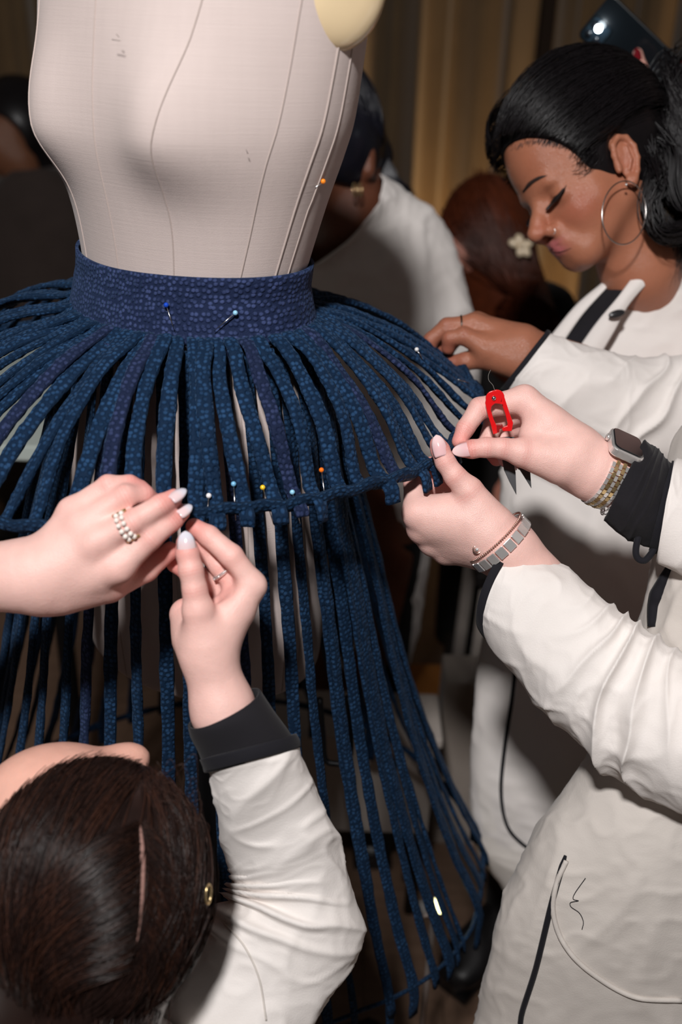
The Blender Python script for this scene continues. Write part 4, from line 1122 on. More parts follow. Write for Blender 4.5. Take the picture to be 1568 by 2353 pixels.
# right sleeve: black under-sleeve pushed up, bound linen cuff
usB = [edge_st(1478, 1014, 1388, 1196, 0.962, 1.0), edge_st(1498, 1026, 1414, 1220, 0.965, 1.02), edge_st(1518, 1040, 1444, 1238, 0.968, 1.02), edge_st(1548, 1068, 1500, 1254, 0.970, 0.9), edge_st(1600, 1085, 1560, 1270, .974, .9)]
loft('undersleeve_cuff', usB, M_blackc, B, 90, 90, creases(41, 0.004, (16, 16, 16), 0.55, 0.003, 6, 0.2, 1.0, 1.6), thick=0.002)
binding(edge_st(1544, 1062, 1492, 1262, 0.968, 0.92), edge_st(1556, 1066, 1510, 1270, 0.969, 0.92), B, 1.03)
loft('jacket_sleeve', [edge_st(1550, 1058, 1508, 1290, 0.968, 0.92), edge_st(1590, 1065, 1545, 1310, 0.968, 0.92), edge_st(1650, 1080, 1600, 1340, 0.968, .92), edge_st(1730, 1090, 1690, 1400, 0.97, .9), edge_st(1820, 1130, 1800, 1420, 0.98, .9), edge_st(1890, 1180, 1880, 1380, 0.985, .8)],
     M_linen, B, 100, 100, creases(43, 0.006, (12, 12, 12)), thick=0.0015)
limb('upper_sleeve', [eB_r + V(0.01, 0, -0.05), eB_r, eB_r * .5 + sB_r * .5, sB_r, sB_r + V(-0.05, -0.07, 0.0)], [0.045, 0.066, 0.066, 0.068, 0.05], M_linen, B, 34)
# hanging cuff loop
on_path('cuff_tab', [(1470, 1222), (1462, 1262), (1466, 1282), (1482, 1288), (1500, 1268), (1512, 1245)], [0.955, 0.953, 0.953, 0.953, 0.955, 0.957], 0.0032, M_trim, B, 40, 8)
# coat body
_cu = unit(V(0.16, 0.24, 0)); _cw = unit(np.cross(_cu, V(0, 0, 1)))
ctB = [(V(0.49, 0.87, 1.16), -_cu * 0.06, _cw * 0.055), (V(0.49, 0.87, 1.13), -_cu * 0.11, _cw * 0.075), (V(0.49, 0.87, 1.06), -_cu * 0.155, _cw * 0.10), edge_st(1590, 980, 2100, 960, 0.99, 0.6), edge_st(1536, 1250, 2090, 1240, 1.0, 0.66), edge_st(1500, 1440, 2060, 1440, 1.01, 0.62), edge_st(1435, 1620, 2030, 1620, 1.02, 0.60), edge_st(1340, 1790, 1990, 1760, 1.02, 0.58),
       edge_st(1245, 1925, 1960, 1900, 1.02, 0.56), edge_st(1178, 2070, 1930, 2050, 1.03, 0.55), edge_st(1146, 2190, 1920, 2200, 1.05, 0.55), edge_st(1114, 2360, 1920, 2380, 1.09, 0.55), edge_st(1080, 2620, 1920, 2640, 1.15, 0.55)]
def coat_folds(seed, amp):
    def fn(S, T, pos):
        q = pos * np.array([7, 7, 2.2]); a = 1 - np.abs(vnoise(q, seed)); w3 = 0.3 * np.stack([vnoise(pos * 12, seed + 31), vnoise(pos * 12, seed + 32), vnoise(pos * 12, seed + 33)], -1)
        fine = 1 - np.abs(vnoise(pos * np.array([20, 20, 11]) + w3, seed + 3)); f2 = 1 - np.abs(vnoise(pos * np.array([48, 48, 36]) + w3 * 2, seed + 4)); f3 = 1 - np.abs(vnoise(pos * 95 + w3 * 3, seed + 7))
        return amp * ((a ** 2 - 0.4) * 1.4 * np.clip(S * 2, 0.3, 1) + (fine ** 3 - 0.3) * 0.40 + (f2 ** 4 - 0.3) * 0.16 + (f3 ** 3 - 0.3) * 0.05)
    return fn
_, cpos = loft('coat', ctB, M_linen_shaded, B, 300, 260, coat_folds(51, 0.012), thick=0.002)

# ================================================================== woman with the hoop earring
C = empty('person', (0.42, 1.38, ZF), 'person with sleek black hair and a large hoop earring, looking down in a cream jacket', 'person')
YW, PP = math.radians(17), math.radians(23)
KF = 0.88
T_ = -_F
f_h = math.cos(YW) * (-math.cos(PP) * _R - math.sin(PP) * _U) + math.sin(YW) * T_
u_h = -math.sin(PP) * _R + math.cos(PP) * _U
ear_pt = P(1428, 378, 1.165)
class SFrame(Frame):
    def w(self, x, y, z): return self.O + KF * (self.f * x + self.s * y + self.u * z)
    def ax(self, a, b, c): return [KF * self.f * a, KF * self.s * b, KF * self.u * c]
    def loc(self, p): return Frame.loc(self, p) / KF
cf = SFrame(ear_pt, f_h, u_h); cf.O = ear_pt - cf.s * 0.072 * KF
def c_(a, b, ra, rb): return cone(cf.w(*a), cf.w(*b), ra * KF, rb * KF)
def e_(c, r): return ell(cf.w(*c), cf.ax(*r))
cs = Sdf(0.0019)
cs.group([e_((-0.004, 0, 0.056), (0.112, 0.078, 0.102)), e_((0.036, 0, -0.016), (0.057, 0.0565, 0.078)),
          c_((0.002, 0.047, -0.034), (0.058, 0.016, -0.076), 0.019, 0.0155), c_((0.002, -0.047, -0.034), (0.058, -0.016, -0.076), 0.019, 0.0155),
          c_((0.061, -0.008, -0.080), (0.061, 0.008, -0.080), 0.0165, 0.0165),
          c_((0.055, 0.036, -0.026), (0.040, 0.046, -0.020), 0.023, 0.018), c_((0.055, -0.036, -0.026), (0.040, -0.046, -0.020), 0.023, 0.018)], 0.022, 0.0)
cs.group([cone(cf.w(-0.018, 0, -0.030), P(1472, 620, 1.262), 0.047, 0.046), cone(P(1472, 620, 1.262), P(1510, 740, 1.34), 0.046, 0.05)], 0.02, 0.018)
cs.group([c_((0.083, 0.030, 0.017), (0.087, 0.008, 0.013), 0.0095, 0.0085), c_((0.083, -0.030, 0.017), (0.087, -0.008, 0.013), 0.0095, 0.0085)], 0.008, 0.014)
cs.group([e_((0.098, 0.033, -0.002), (0.018, 0.016, 0.0105)), ], 0, 0.014, True)
cs.group([e_((0.098, -0.033, -0.002), (0.018, 0.016, 0.0105)), ], 0, 0.014, True)
cs.group([c_((0.088, 0, 0.010), (0.104, 0, -0.020), 0.0078, 0.0090), c_((0.104, 0, -0.020), (0.1145, 0, -0.034), 0.0090, 0.0115),
          c_((0.102, 0.0140, -0.039), (0.094, 0.0155, -0.041), 0.0085, 0.0075), c_((0.102, -0.0140, -0.039), (0.094, -0.0155, -0.041), 0.0085, 0.0075)], 0.008, 0.009)
cs.group([c_((0.1065, 0.007, -0.0465), (0.101, 0.0085, -0.0475), 0.0034, 0.0034)], 0, 0.003, True)
# lids
cs.group([e_((0.0725, 0.0315, 0.000), (0.0145, 0.0165, 0.0125))], 0, 0.005); cs.group([e_((0.0725, -0.0315, 0.000), (0.0145, 0.0165, 0.0125))], 0, 0.005)
# muzzle and lips
cs.group([e_((0.079, 0, -0.058), (0.0175, 0.024, 0.016))], 0, 0.014)
cs.group([c_((0.0925, 0, -0.0565), (0.085, 0.020, -0.0605), 0.0048, 0.0024), c_((0.0925, 0, -0.0565), (0.085, -0.020, -0.0605), 0.0048, 0.0024)], 0.004, 0.005)
cs.group([c_((0.0890, 0.004, -0.0668), (0.084, 0.017, -0.0630), 0.0060, 0.0026), c_((0.0890, -0.004, -0.0668), (0.084, -0.017, -0.0630), 0.0060, 0.0026)], 0.004, 0.004)
cs.group([c_((0.102, 0, -0.0613), (0.088, 0.018, -0.0618), 0.0009, 0.0006), c_((0.102, 0, -0.0613), (0.088, -0.018, -0.0618), 0.0009, 0.0006)], 0.0, 0.0022, True)
# near ear: plate, helix, antihelix, lobe
def E(x, z): return (x, 0.0735 + 0.006 * (0.5 - (x + 0.012) / 0.03), z)
cs.group([e_((-0.008, 0.0735, 0.004), (0.015, 0.0048, 0.028))], 0, 0.004)
hx = [(0.008, -0.004), (0.010, 0.012), (0.006, 0.026), (-0.006, 0.034), (-0.018, 0.030), (-0.024, 0.016), (-0.022, 0.000), (-0.014, -0.016), (-0.006, -0.026)]
hp_ = [cf.w(x, 0.079 if i not in (0,) else 0.075, z) for i, (x, z) in enumerate(hx)]
cs.group([cone(hp_[i], hp_[i + 1], 0.0036, 0.0036) for i in range(len(hp_) - 1)], 0.002, 0.0025)
cs.group([c_((-0.013, 0.0785, 0.018), (-0.011, 0.079, 0.000), 0.0028, 0.0032), c_((-0.011, 0.079, 0.000), (-0.004, 0.078, -0.010), 0.0032, 0.003)], 0.002, 0.002)
cs.group([e_((-0.002, 0.0765, -0.026), (0.0085, 0.0050, 0.0095))], 0, 0.004)
cs.group([e_((0.0005, 0.083, 0.000), (0.0070, 0.0075, 0.0085))], 0, 0.003, True)
cs.group([c_((0.009, 0.0765, -0.001), (0.010, 0.0765, -0.008), 0.004, 0.004)], 0, 0.004)
vc, fc = cs.build()
lc = cf.loc(vc)
SK = np.array(srgb(172, 112, 86)); 
colc = np.tile(SK, (len(vc), 1))
def blend(mask, c, k):
    global colc
    m = (mask * k)[:, None]; colc = colc * (1 - m) + np.array(c)[None] * m
def gz(cx, cy, cz, r): return np.exp(-(((lc - np.array([cx, cy, cz])) / np.array(r)) ** 2).sum(1))
blend(gz(.065, .045, -.030, (.03, .03, .022)), srgb(164, 84, 66), 0.55)
blend(gz(.108, 0, -.034, (.014, .02, .014)), srgb(172, 88, 70), 0.5)
blend(gz(.085, .03, .05, (.04, .04, .03)), srgb(150, 84, 60), 0.4)
blend(gz(.08, .033, -.014, (.02, .018, .008)), srgb(112, 66, 50), 0.45)
lips = np.clip(gz(.094, 0, -.0562, (.012, .017, .0052)) * 1.6 + gz(.092, 0, -.0675, (.012, .016, .0058)) * 1.8, 0, 1)
blend(lips, srgb(182, 102, 106), 0.85)
blend(gz(-.006, .078, .0, (.02, .01, .03)), srgb(168, 100, 80), 0.5)
rs = Sdf(0.010)                                    # shoulders, arm and trunk under the jacket
rs.group([cone(P(1540, 800, 1.38), V(0.48, 1.42, 0.75), 0.08, 0.10), cone(P(1440, 730, 1.42), P(1680, 700, 1.36), 0.04, 0.04),
          cone(P(1680, 720, 1.34), P(1620, 940, 1.24), 0.040, 0.034), cone(P(1620, 940, 1.24), P(1320, 855, 1.175), 0.034, 0.027),
          cone(V(0.42, 1.40, 0.85), V(0.36, 1.34, ZF + 0.10), 0.085, 0.05), cone(V(0.55, 1.46, 0.85), V(0.54, 1.42, ZF + 0.10), 0.085, 0.05),
          cone(V(0.36, 1.34, ZF + 0.06), V(0.28, 1.26, ZF + 0.045), 0.04, 0.03), cone(V(0.54, 1.43, ZF + 0.06), V(0.45, 1.35, ZF + 0.045), 0.04, 0.03)], 0.03, 0.0)
vr, fr_ = rs.build()
va, fa_, ca_ = merge([(vc, fc, colc), (v5, f5, c5), (vr, fr_, np.tile(SK, (len(vr), 1)))])
bodyC = fmesh('body', va, fa_, M_skin_d, C, ca_)
# eyes almost closed: dark lash lines, liner wing, brows
M_lash = plain('eye_black', (0.006, 0.005, 0.006), 0.45)
M_brow = plain('brow_hair', srgb(40, 24, 20), 0.7)
for sg in (1, -1):
    lash = [cf.w(*q) for q in ((0.0865, sg * 0.0205, -0.0052), (0.0882, sg * 0.027, -0.0068), (0.0868, sg * 0.034, -0.0066), (0.0815, sg * 0.0415, -0.0036), (0.0755, sg * 0.0465, 0.0014), (0.0685, sg * 0.0515, 0.0072))]
    lp = catmull(lash, 30)
    tube('eyeliner', lp, np.interp(np.linspace(0, 1, 30), [0, .3, .7, 1], [.0012, .0030, .0032, .0005]), M_lash, C, 8)
    L_ = []
    for k in range(26):
        b = lp[1 + k]; L_.append(catmull([b, b + cf.f * 0.006 - cf.u * 0.003 + cf.s * sg * 0.0015 * (k - 8) / 10, b + cf.f * 0.0105 - cf.u * 0.0060 + cf.s * sg * 0.004 * (k - 8) / 10], 6))
    strands('eyelashes', L_, 0.0005, M_lash, C, 3)
    br = catmull([cf.w(*q) for q in ((0.0955, sg * 0.012, 0.0165), (0.0945, sg * 0.022, 0.0215), (0.0895, sg * 0.034, 0.0255), (0.0800, sg * 0.046, 0.0225))], 24)
    bl_ = []
    for k in range(90):
        i_ = rg.integers(0, 22); b = br[i_] + cf.u * rg.uniform(-.0024, .0018); dr = unit(br[i_ + 1] - br[i_] + cf.u * 0.0006)
        bl_.append(np.array([b, b + dr * 0.0045, b + dr * 0.009]))
    if sg > 0: path_on('eyebrow', bodyC, [(1204, 440), (1222, 420), (1244, 408), (1268, 402)], np.interp(np.linspace(0, 1, 24), [0, .25, .6, 1], [.0018, .0032, .0026, .0006]), M_brow, C, 24, -0.0012, 1.13)
    else: strands('eyebrow', bl_, 0.00042, M_brow, C, 3)
    ellipsoid('eyeball', cf.w(0.0728, sg * 0.0315, -0.0030), cf.ax(0.0142, 0.0150, 0.0085), plain('eye_dark', srgb(40, 24, 20), 0.08), C)
# hair pulled back
M_hairC = hair_mat('hair_black', srgb(14, 12, 14), srgb(24, 20, 22), 0.36)
ccap, rcap = (-0.010, 0.0, 0.062), (0.119, 0.086, 0.112)
hC = Sdf(0.003)
hC.group([e_(ccap, rcap), c_((-0.06, 0, 0.05), (-0.115, 0, 0.055), 0.06, 0.035), c_((-0.045, 0, 0.005), (-0.070, 0, -0.02), 0.058, 0.045)], 0.02, 0.0)
hC.group([e_((0.130, 0, -0.025), (0.102, 0.14, 0.120))], 0, 0.004, True)
hC.group([e_((-0.004, 0.085, 0.004), (0.024, 0.016, 0.040))], 0, 0.004, True)
vv, ff_ = hC.build(); fmesh('hair', vv, ff_, M_hairC, C)
pony = (-0.140, 0.0, 0.070)
ss = []
for k in range(1500):
    t_ = rg.uniform(-1.15, 1.15); z0 = 0.098 * math.cos(t_ * 1.05) - 0.012 + rg.normal() * 0.002
    # on the hairline
    yy = 0.078 * math.sin(t_ * 1.25); 
    xx = 0.130 - 0.102 * math.sqrt(max(0.0, 1 - ((z0 + 0.025) / 0.120) ** 2 - (yy / 0.14) ** 2))
    q = (np.array([xx, yy, z0]) - np.array(ccap)) / np.array(rcap); p0 = unit(q)
    # random start further back too
    p1 = unit((np.array(pony) - np.array(ccap)) / np.array(rcap) + rg.normal(size=3) * 0.08)
    b0 = rg.random() ** 2 * 0.5; p0 = unit(p0 * (1 - b0) + p1 * b0 + V(0, np.sign(yy) * 0.5, 0.3) * b0)
    ss.append(sph_path(cf, ccap, rcap, p0, p1, 16, V(0, 0.15 * np.sign(yy), 0.1), 0.0004 + 0.0014 * abs(rg.normal())))
strands('hair_strands', ss, 0.0004, M_hairC, C)
bh = []
for k in range(260):                               # fine hairs along the forehead hairline
    x_ = rg.uniform(1172, 1330); y_ = np.interp(x_, [1170, 1230, 1300, 1335], [334, 318, 330, 352]) + rg.normal() * 4
    q_ = surf_on(bodyC, x_, y_ + 10, 0.0008)
    if q_ is None: continue
    bh.append(catmull([q_, q_ + _U * 0.006 + _R * 0.004 + T_ * 0.001, q_ + _U * 0.011 + _R * 0.016 + T_ * 0.002], 8))
strands('hair_strands', bh, 0.00022, M_hairC, C, 3)
path_on('mouth_line', bodyC, [(1262, 577), (1280, 580), (1296, 577), (1314, 570)], np.interp(np.linspace(0, 1, 20), [0, .5, 1], [.0004, .0009, .0004]), plain('mouth_dark', srgb(70, 34, 32), 0.6), C, 20, -0.0002, 1.13)
# wisps over the temple
ws_ = []
for k in range(90):
    b = cf.w(rg.uniform(0.022, 0.05), 0.062 + rg.uniform(0, 0.006), rg.uniform(0.01, 0.05)); 
    ws_.append(catmull([b + cf.f * rg.uniform(0.004, .018) - cf.u * rg.uniform(0, 0.012), b + cf.s * 0.008, cf.w(-0.03, 0.079, rg.uniform(0.045, 0.08))], 12))
strands('hair_strands', ws_, 0.0003, M_hairC, C, 3)
# ponytail and the curl falling behind the ear
pt_ = []
for k in range(900):
    o0 = rg.normal(size=3) * 0.012
    st_ = cf.w(*pony) + o0
    way = [st_, st_ + _R * 0.035 + _U * (0.02 + o0[2]) + T_ * 0.01, P(1570 + rg.normal() * 30, 240 + rg.normal() * 45, 1.22), P(1600 + rg.normal() * 30, 420 + rg.normal() * 45, 1.22), P(1590 + rg.normal() * 40, 560 + rg.normal() * 40, 1.22)]
    pt_.append(catmull(way, 18))
for k in range(700):
    a_ = rg.normal() * 9; b_ = rg.normal() * 9; dd_ = 1.19 + rg.normal() * 0.012
    pt_.append(catmull([cf.w(-0.055, 0.060, 0.02) + rg.normal(size=3) * 0.006, P(1512 + a_, 400 + b_, dd_), P(1497 + a_, 460 + b_, dd_), P(1505 + a_, 515 + b_, dd_), P(1540 + a_, 540 + b_, dd_), P(1600 + a_, 520 + b_, dd_)], 18))
for k in range(500):
    a_ = rg.normal() * 12; dd_ = 1.21 + rg.normal() * 0.012
    pt_.append(catmull([cf.w(-0.075, 0.05, 0.04) + rg.normal(size=3) * 0.008, P(1535 + a_, 340, dd_), P(1540 + a_, 420, dd_), P(1565 + a_, 480, dd_), P(1620 + a_, 500, dd_)], 18))
strands('hair_strands', pt_, 0.0007, M_hairC, C)
# jacket
slC = [edge_st(1262, 764, 1158, 898, 1.148, 0.8), edge_st(1300, 778, 1196, 945, 1.148, 0.82), edge_st(1370, 800, 1270, 1010, 1.155, 0.84), edge_st(1450, 815, 1375, 1060, 1.165, 0.85), edge_st(1540, 815, 1480, 1085, 1.18, 0.85), edge_st(1640, 790, 1610, 1090, 1.20, 0.85), edge_st(1720, 700, 1760, 1000, 1.23, .85), edge_st(1700, 600, 1850, 760, 1.27, .8)]
loft('jacket_sleeve', slC, M_linen, C, 180, 120, creases(61, 0.005, (10, 10, 12), 0.6, 0.010, 8, 0.18, 1.0, 1.9), thick=0.0015)
binding(edge_st(1256, 760, 1152, 892, 1.1485, 0.8), edge_st(1265, 766, 1162, 903, 1.1475, 0.8), C, 1.02)
ctC = [edge_st(1408, 640, 1620, 520, 1.285, 0.55), edge_st(1372, 672, 1700, 545, 1.295, 0.52), edge_st(1325, 725, 1780, 640, 1.315, 0.48), edge_st(1270, 800, 1810, 780, 1.335, 0.46), edge_st(1205, 950, 1800, 950, 1.34, 0.44), edge_st(1165, 1100, 1780, 1100, 1.35, 0.44),
       edge_st(1140, 1350, 1780, 1350, 1.37, 0.46), edge_st(1115, 1600, 1780, 1620, 1.40, 0.46), edge_st(1103, 1800, 1780, 1820, 1.43, 0.46), edge_st(1112, 1940, 1760, 1960, 1.46, 0.46), edge_st(1165, 2045, 1740, 2060, 1.48, 0.45)]
loft('coat', ctC, M_linen, C, 200, 160, coat_folds(71, 0.012), thick=0.002)
# front edge, collar fold, black top in the neck, button
def ctc_front(pts, d, w, name, mat, par=C, n=40):
    L = catmull([P(x, y, dd) for (x, y), dd in zip(pts, d)], n); return tube(name, L, w, mat, par, 8)
ribbon('inner_top', [P(1284, 782, 1.275), P(1338, 716, 1.272), P(1392, 662, 1.262), P(1432, 622, 1.25)], [P(1322, 812, 1.262), P(1372, 742, 1.250), P(1418, 690, 1.238), P(1456, 645, 1.232)], M_blackc, C, 40, 10, 0.004)
ribbon('lapel', [P(1266, 772, 1.272), P(1326, 700, 1.268), P(1390, 646, 1.262)], [P(1292, 790, 1.266), P(1340, 722, 1.262), P(1396, 660, 1.256)], M_linen, C, 30, 8, 0.003)
ribbon('lapel', [P(1318, 818, 1.250), P(1370, 744, 1.238), P(1420, 684, 1.226), P(1462, 630, 1.224), P(1520, 580, 1.235)], [P(1372, 830, 1.246), P(1412, 762, 1.234), P(1446, 700, 1.226), P(1500, 640, 1.222), P(1568, 585, 1.235)], M_linen, C, 40, 12, 0.004)
bt = P(1418, 721, 1.219)
ellipsoid('button', bt, [unit(_R + 0.25 * _U) * 0.0105, unit(_U - 0.2 * _R) * 0.0048, TOCAM(bt) * 0.003], plain('button_black', (0.02, 0.02, 0.022), 0.25), C)
bpy.context.view_layer.update()
coatC = [o for o in C.children if o.name.startswith('coat')][0]
path_on('pocket_piping', coatC, [(1188, 1500), (1178, 1600), (1160, 1720), (1152, 1820), (1165, 1895), (1200, 1938), (1245, 1965)], 0.0028, M_trim, C, 50)
# black trousers and shoes
M_shoe = plain('black_leather', (0.012, 0.011, 0.012), 0.35)
loft('trouser_leg', [(V(0.36, 1.34, z), V(a, 0, 0), V(0, -a, 0)) for z, a in ((0.7, .09), (.35, .075), (.0, .066), (ZF + .06, .062))], M_darkc, C, 30, 30)
loft('trouser_leg', [(V(0.54, 1.43, z), V(a, 0, 0), V(0, -a, 0)) for z, a in ((0.7, .09), (.35, .075), (.0, .066), (ZF + .06, .062))], M_darkc, C, 30, 30)
def shoe(heel, toe, par, w=0.046):
    heel, toe = np.asarray(heel, float), np.asarray(toe, float); ax = toe - heel; L = np.linalg.norm(ax); ax = unit(ax); sd = np.cross(V(0, 0, 1), ax)
    st = []
    for t, ww, hh in ((0.0, .5, .030), (.06, .75, .042), (.25, .85, .048), (.5, .92, .040), (.75, 1.0, .030), (.93, .8, .022), (1.0, .4, .015)):
        st.append((heel + ax * L * t + V(0, 0, hh + 0.008), sd * w * ww, V(0, 0, hh)))
    loft('shoe', st, M_shoe, par, 26, 24, None, (True, True))
    v, f = box_geo((heel + toe) / 2 + V(0, 0, 0.006), [ax * L * 0.5, sd * w * 0.85, V(0, 0, 0.006)]); mesh('shoe_sole', v, f, M_shoe, par, smooth=False)
shoe((0.38, 1.38, ZF), (0.22, 1.20, ZF), C); shoe((0.56, 1.47, ZF), (0.41, 1.28, ZF), C)
shoe((0.45, 0.83, ZF), (0.25, 0.95, ZF), B); shoe((0.57, 0.95, ZF), (0.38, 1.08, ZF), B)
loft('trouser_leg', [(V(0.42, 0.84, z), V(a, 0, 0), V(0, -a, 0)) for z, a in ((0.7, .09), (.35, .075), (.0, .066), (ZF + .06, .062))], M_darkc, B, 30, 30)
loft('trouser_leg', [(V(0.54, 0.96, z), V(a, 0, 0), V(0, -a, 0)) for z, a in ((0.7, .09), (.35, .075), (.0, .066), (ZF + .06, .062))], M_darkc, B, 30, 30)
# pocket and bindings on the right-hand coat
coatB = [o for o in B.children if o.name.startswith('coat')][0]
path_on('pocket_binding', coatB, [(1300, 1966), (1288, 2005), (1266, 2085), (1232, 2225), (1202, 2320), (1196, 2353)], np.interp(np.linspace(0, 1, 50), [0, .15, 1], [.0015, .003, .003]), M_trim, B, 50, 0.001)
path_on('pocket_edge', coatB, [(1302, 1978), (1279, 2032), (1272, 2098), (1296, 2168), (1352, 2230), (1455, 2290), (1567, 2299)], 0.0026, M_linen_shaded, B, 60, 0.002, seg=8)
path_on('front_binding', coatB, [(1540, 1300), (1520, 1345), (1504, 1390), (1498, 1440)], np.interp(np.linspace(0, 1, 20), [0, .5, 1], [.003, .008, .004]), M_trim, B, 20, 0.002)

# ================================================================== woman behind the form
D = empty('person', (0.02, 1.66, ZF), 'person with black hair and a cream top bending behind the dress form', 'person')
ds = Sdf(0.006); dD = 1.62
ds.group([ell(P(735, 300, dD), [_R * 0.088, _U * 0.112, _F * 0.09]), ell(P(690, 390, dD - 0.04), [_R * 0.06, _U * 0.06, _F * 0.06]), cone(P(790, 385, dD), P(800, 500, dD + 0.02), 0.058, 0.062),
          cone(P(795, 490, dD + .03), P(765, 590, dD + 0.10), 0.055, 0.05), cone(P(845, 355, dD - .06), P(848, 392, dD - .06), 0.012, 0.010)], 0.03, 0.0)
ds.group([cone(P(640, 345, dD - 0.02), P(622, 385, dD - 0.03), 0.010, 0.013), cone(P(650, 420, dD - .045), P(650, 425, dD + .0), 0.010, 0.010)], 0.006, 0.012)
ds.group([cone(P(830, 580, 1.72), P(800, 1250, 1.88), 0.09, 0.11), cone(P(700, 580, 1.76), P(940, 570, 1.76), 0.035, 0.035), cone(P(950, 580, 1.76), P(960, 850, 1.76), 0.035, 0.03), cone(P(760, 1250, 1.88), V(-0.05, 1.66, ZF + .08), 0.08, 0.05), cone(P(870, 1250, 1.88), V(0.08, 1.66, ZF + .08), 0.08, 0.05)], 0.03, 0.03)
vd, fd = ds.build(); fmesh('body', vd, fd, M_skin_d, D, np.tile(np.array(srgb(112, 68, 50)), (len(vd), 1)))
M_hairD = hair_mat('hair_blueblack', srgb(16, 16, 22), srgb(28, 28, 38), 0.28)
hd = Sdf(0.005)
hd.group([ell(P(748, 300, dD - 0.004), [_R * 0.092, _U * 0.112, _F * 0.105]), ell(P(745, 370, dD - 0.02), [_R * 0.074, _U * 0.06, _F * 0.092]), cone(P(800, 300, dD + 0.05), P(862, 360, dD + 0.06), 0.05, 0.03)], 0.05, 0)
hd.group([ell(P(690, 490, dD - 0.04), [_R * 0.12, _U * 0.045, _F * 0.14])], 0, 0.008, True)
vv, ff_ = hd.build(); fmesh('hair', vv, ff_, M_hairD, D)
dst = []
fD = Frame(P(748, 300, dD - 0.004), -_R, _U)
for k in range(900):
    a_ = rg.uniform(-0.3, 1.5); p0 = unit(V(math.cos(a_) * 0.9, 0.55 * rg.uniform(-0.6, 1), math.sin(a_))); p1 = unit(V(-0.85, 0.15 + 0.25 * rg.normal(), -0.65 + 0.1 * rg.normal()))
    dst.append(sph_path(fD, (0, 0, 0), (0.093, 0.106, 0.113), p0, p1, 14, V(0, 0.35, 0.1), 0.001 + 0.0015 * abs(rg.normal())))
for k in range(260):
    a_ = rg.normal() * 9; dst.append(catmull([P(862 + a_ * .6, 340, dD + .03), P(880 + a_, 380, dD + .03), P(900 + a_, 415, dD + .03), P(932 + a_ * 1.2, 446 + rg.normal() * 8, dD + .02)], 14))
strands('hair_strands', dst, 0.0007, M_hairD, D, 3)
nkD = 0.78 * _R - 0.62 * _U
tpD = [tilt(edge_st(702, 612, 862, 410, 1.62, 0.55), nkD * 0.030), tilt(edge_st(650, 640, 925, 440, 1.65, 0.50), nkD * 0.015), edge_st(600, 680, 1005, 498, 1.67, 0.44), edge_st(572, 760, 1062, 600, 1.69, 0.40), edge_st(566, 850, 1086, 720, 1.71, 0.38), edge_st(580, 960, 1088, 850, 1.73, 0.38),
       edge_st(600, 1090, 1050, 1030, 1.79, 0.40), edge_st(606, 1200, 1012, 1170, 1.85, 0.42), edge_st(612, 1320, 985, 1320, 1.90, 0.44), edge_st(630, 1440, 960, 1450, 1.96, 0.44), edge_st(650, 1530, 935, 1540, 2.0, 0.42)]
loft('linen_top', tpD, M_linen, D, 140, 130, coat_folds(81, 0.018), thick=0.002)
for xx_ in (-0.05, 0.08):
    loft('trouser_leg', [(V(xx_, 1.66, z), V(a, 0, 0), V(0, -a, 0)) for z, a in ((0.45, .085), (.1, .07), (ZF + .04, .062))], M_darkc, D, 20, 24)
shoe((-0.05, 1.70, ZF), (-0.08, 1.48, ZF), D); shoe((0.08, 1.70, ZF), (0.09, 1.48, ZF), D)

# ================================================================== auburn-haired woman further back
Ep = empty('person', (0.42, 2.25, ZF), 'person with long auburn hair held by a pale clip, in the dark background', 'person')
es = Sdf(0.008); dE = 2.10
es.group([ell(P(1105, 550, dE), [_R * 0.072, _U * 0.10, _F * 0.075]), cone(P(1120, 620, dE + .05), P(1150, 740, dE + 0.14), 0.045, 0.045), cone(P(1150, 760, dE + .16), P(1170, 1250, dE + .35), 0.09, 0.10),
          cone(P(1080, 745, dE + .16), P(1270, 745, dE + .2), 0.04, 0.04), cone(V(0.34, 2.3, .55), V(0.34, 2.3, ZF + .05), .08, .05), cone(V(0.48, 2.3, .55), V(0.48, 2.3, ZF + .05), .08, .05),
          cone(P(1050, 560, dE - .05), P(1056, 590, dE - .05), 0.018, 0.020)], 0.03, 0.0)
ve, fe = es.build(); fmesh('body', ve, fe, M_skin, Ep, np.tile(np.array(srgb(196, 130, 110)), (len(ve), 1)))
M_hairE = hair_mat('hair_auburn', srgb(58, 26, 14), srgb(98, 44, 22), 0.38)
he = Sdf(0.007)
he.group([ell(P(1118, 530, dE + 0.02), [_R * 0.100, _U * 0.118, _F * 0.105]), cone(P(1130, 600, dE + 0.03), P(1205, 800, dE + 0.10), 0.095, 0.09)], 0.03, 0)
he.group([ell(P(1048, 585, dE - 0.09), [_R * 0.026, _U * 0.045, _F * 0.06])], 0, 0.012, True)
vv, ff_ = he.build(); fmesh('hair', vv, ff_, M_hairE, Ep)
est = []
for k in range(700):
    a0 = rg.uniform(0, 1); x0 = 1010 + 200 * a0; y0 = 500 - 95 * math.sin(math.pi * a0) + rg.normal() * 10
    d_ = dE - 0.085 + 0.05 * abs(a0 - .4) + abs(rg.normal()) * .01; w_ = rg.normal() * 14
    est.append(catmull([P(x0, y0, d_ + .03), P(x0 * .7 + 1140 * .3 + w_, y0 + 70, d_ - .004), P(1150 + 60 * a0 + w_, 640, d_ + .0), P(1175 + 80 * a0 - w_, 720, d_ + .03), P(1200 + 90 * a0 + w_, 800, d_ + .07)], 20))
strands('hair_strands', est, 0.0010, M_hairE, Ep, 3)
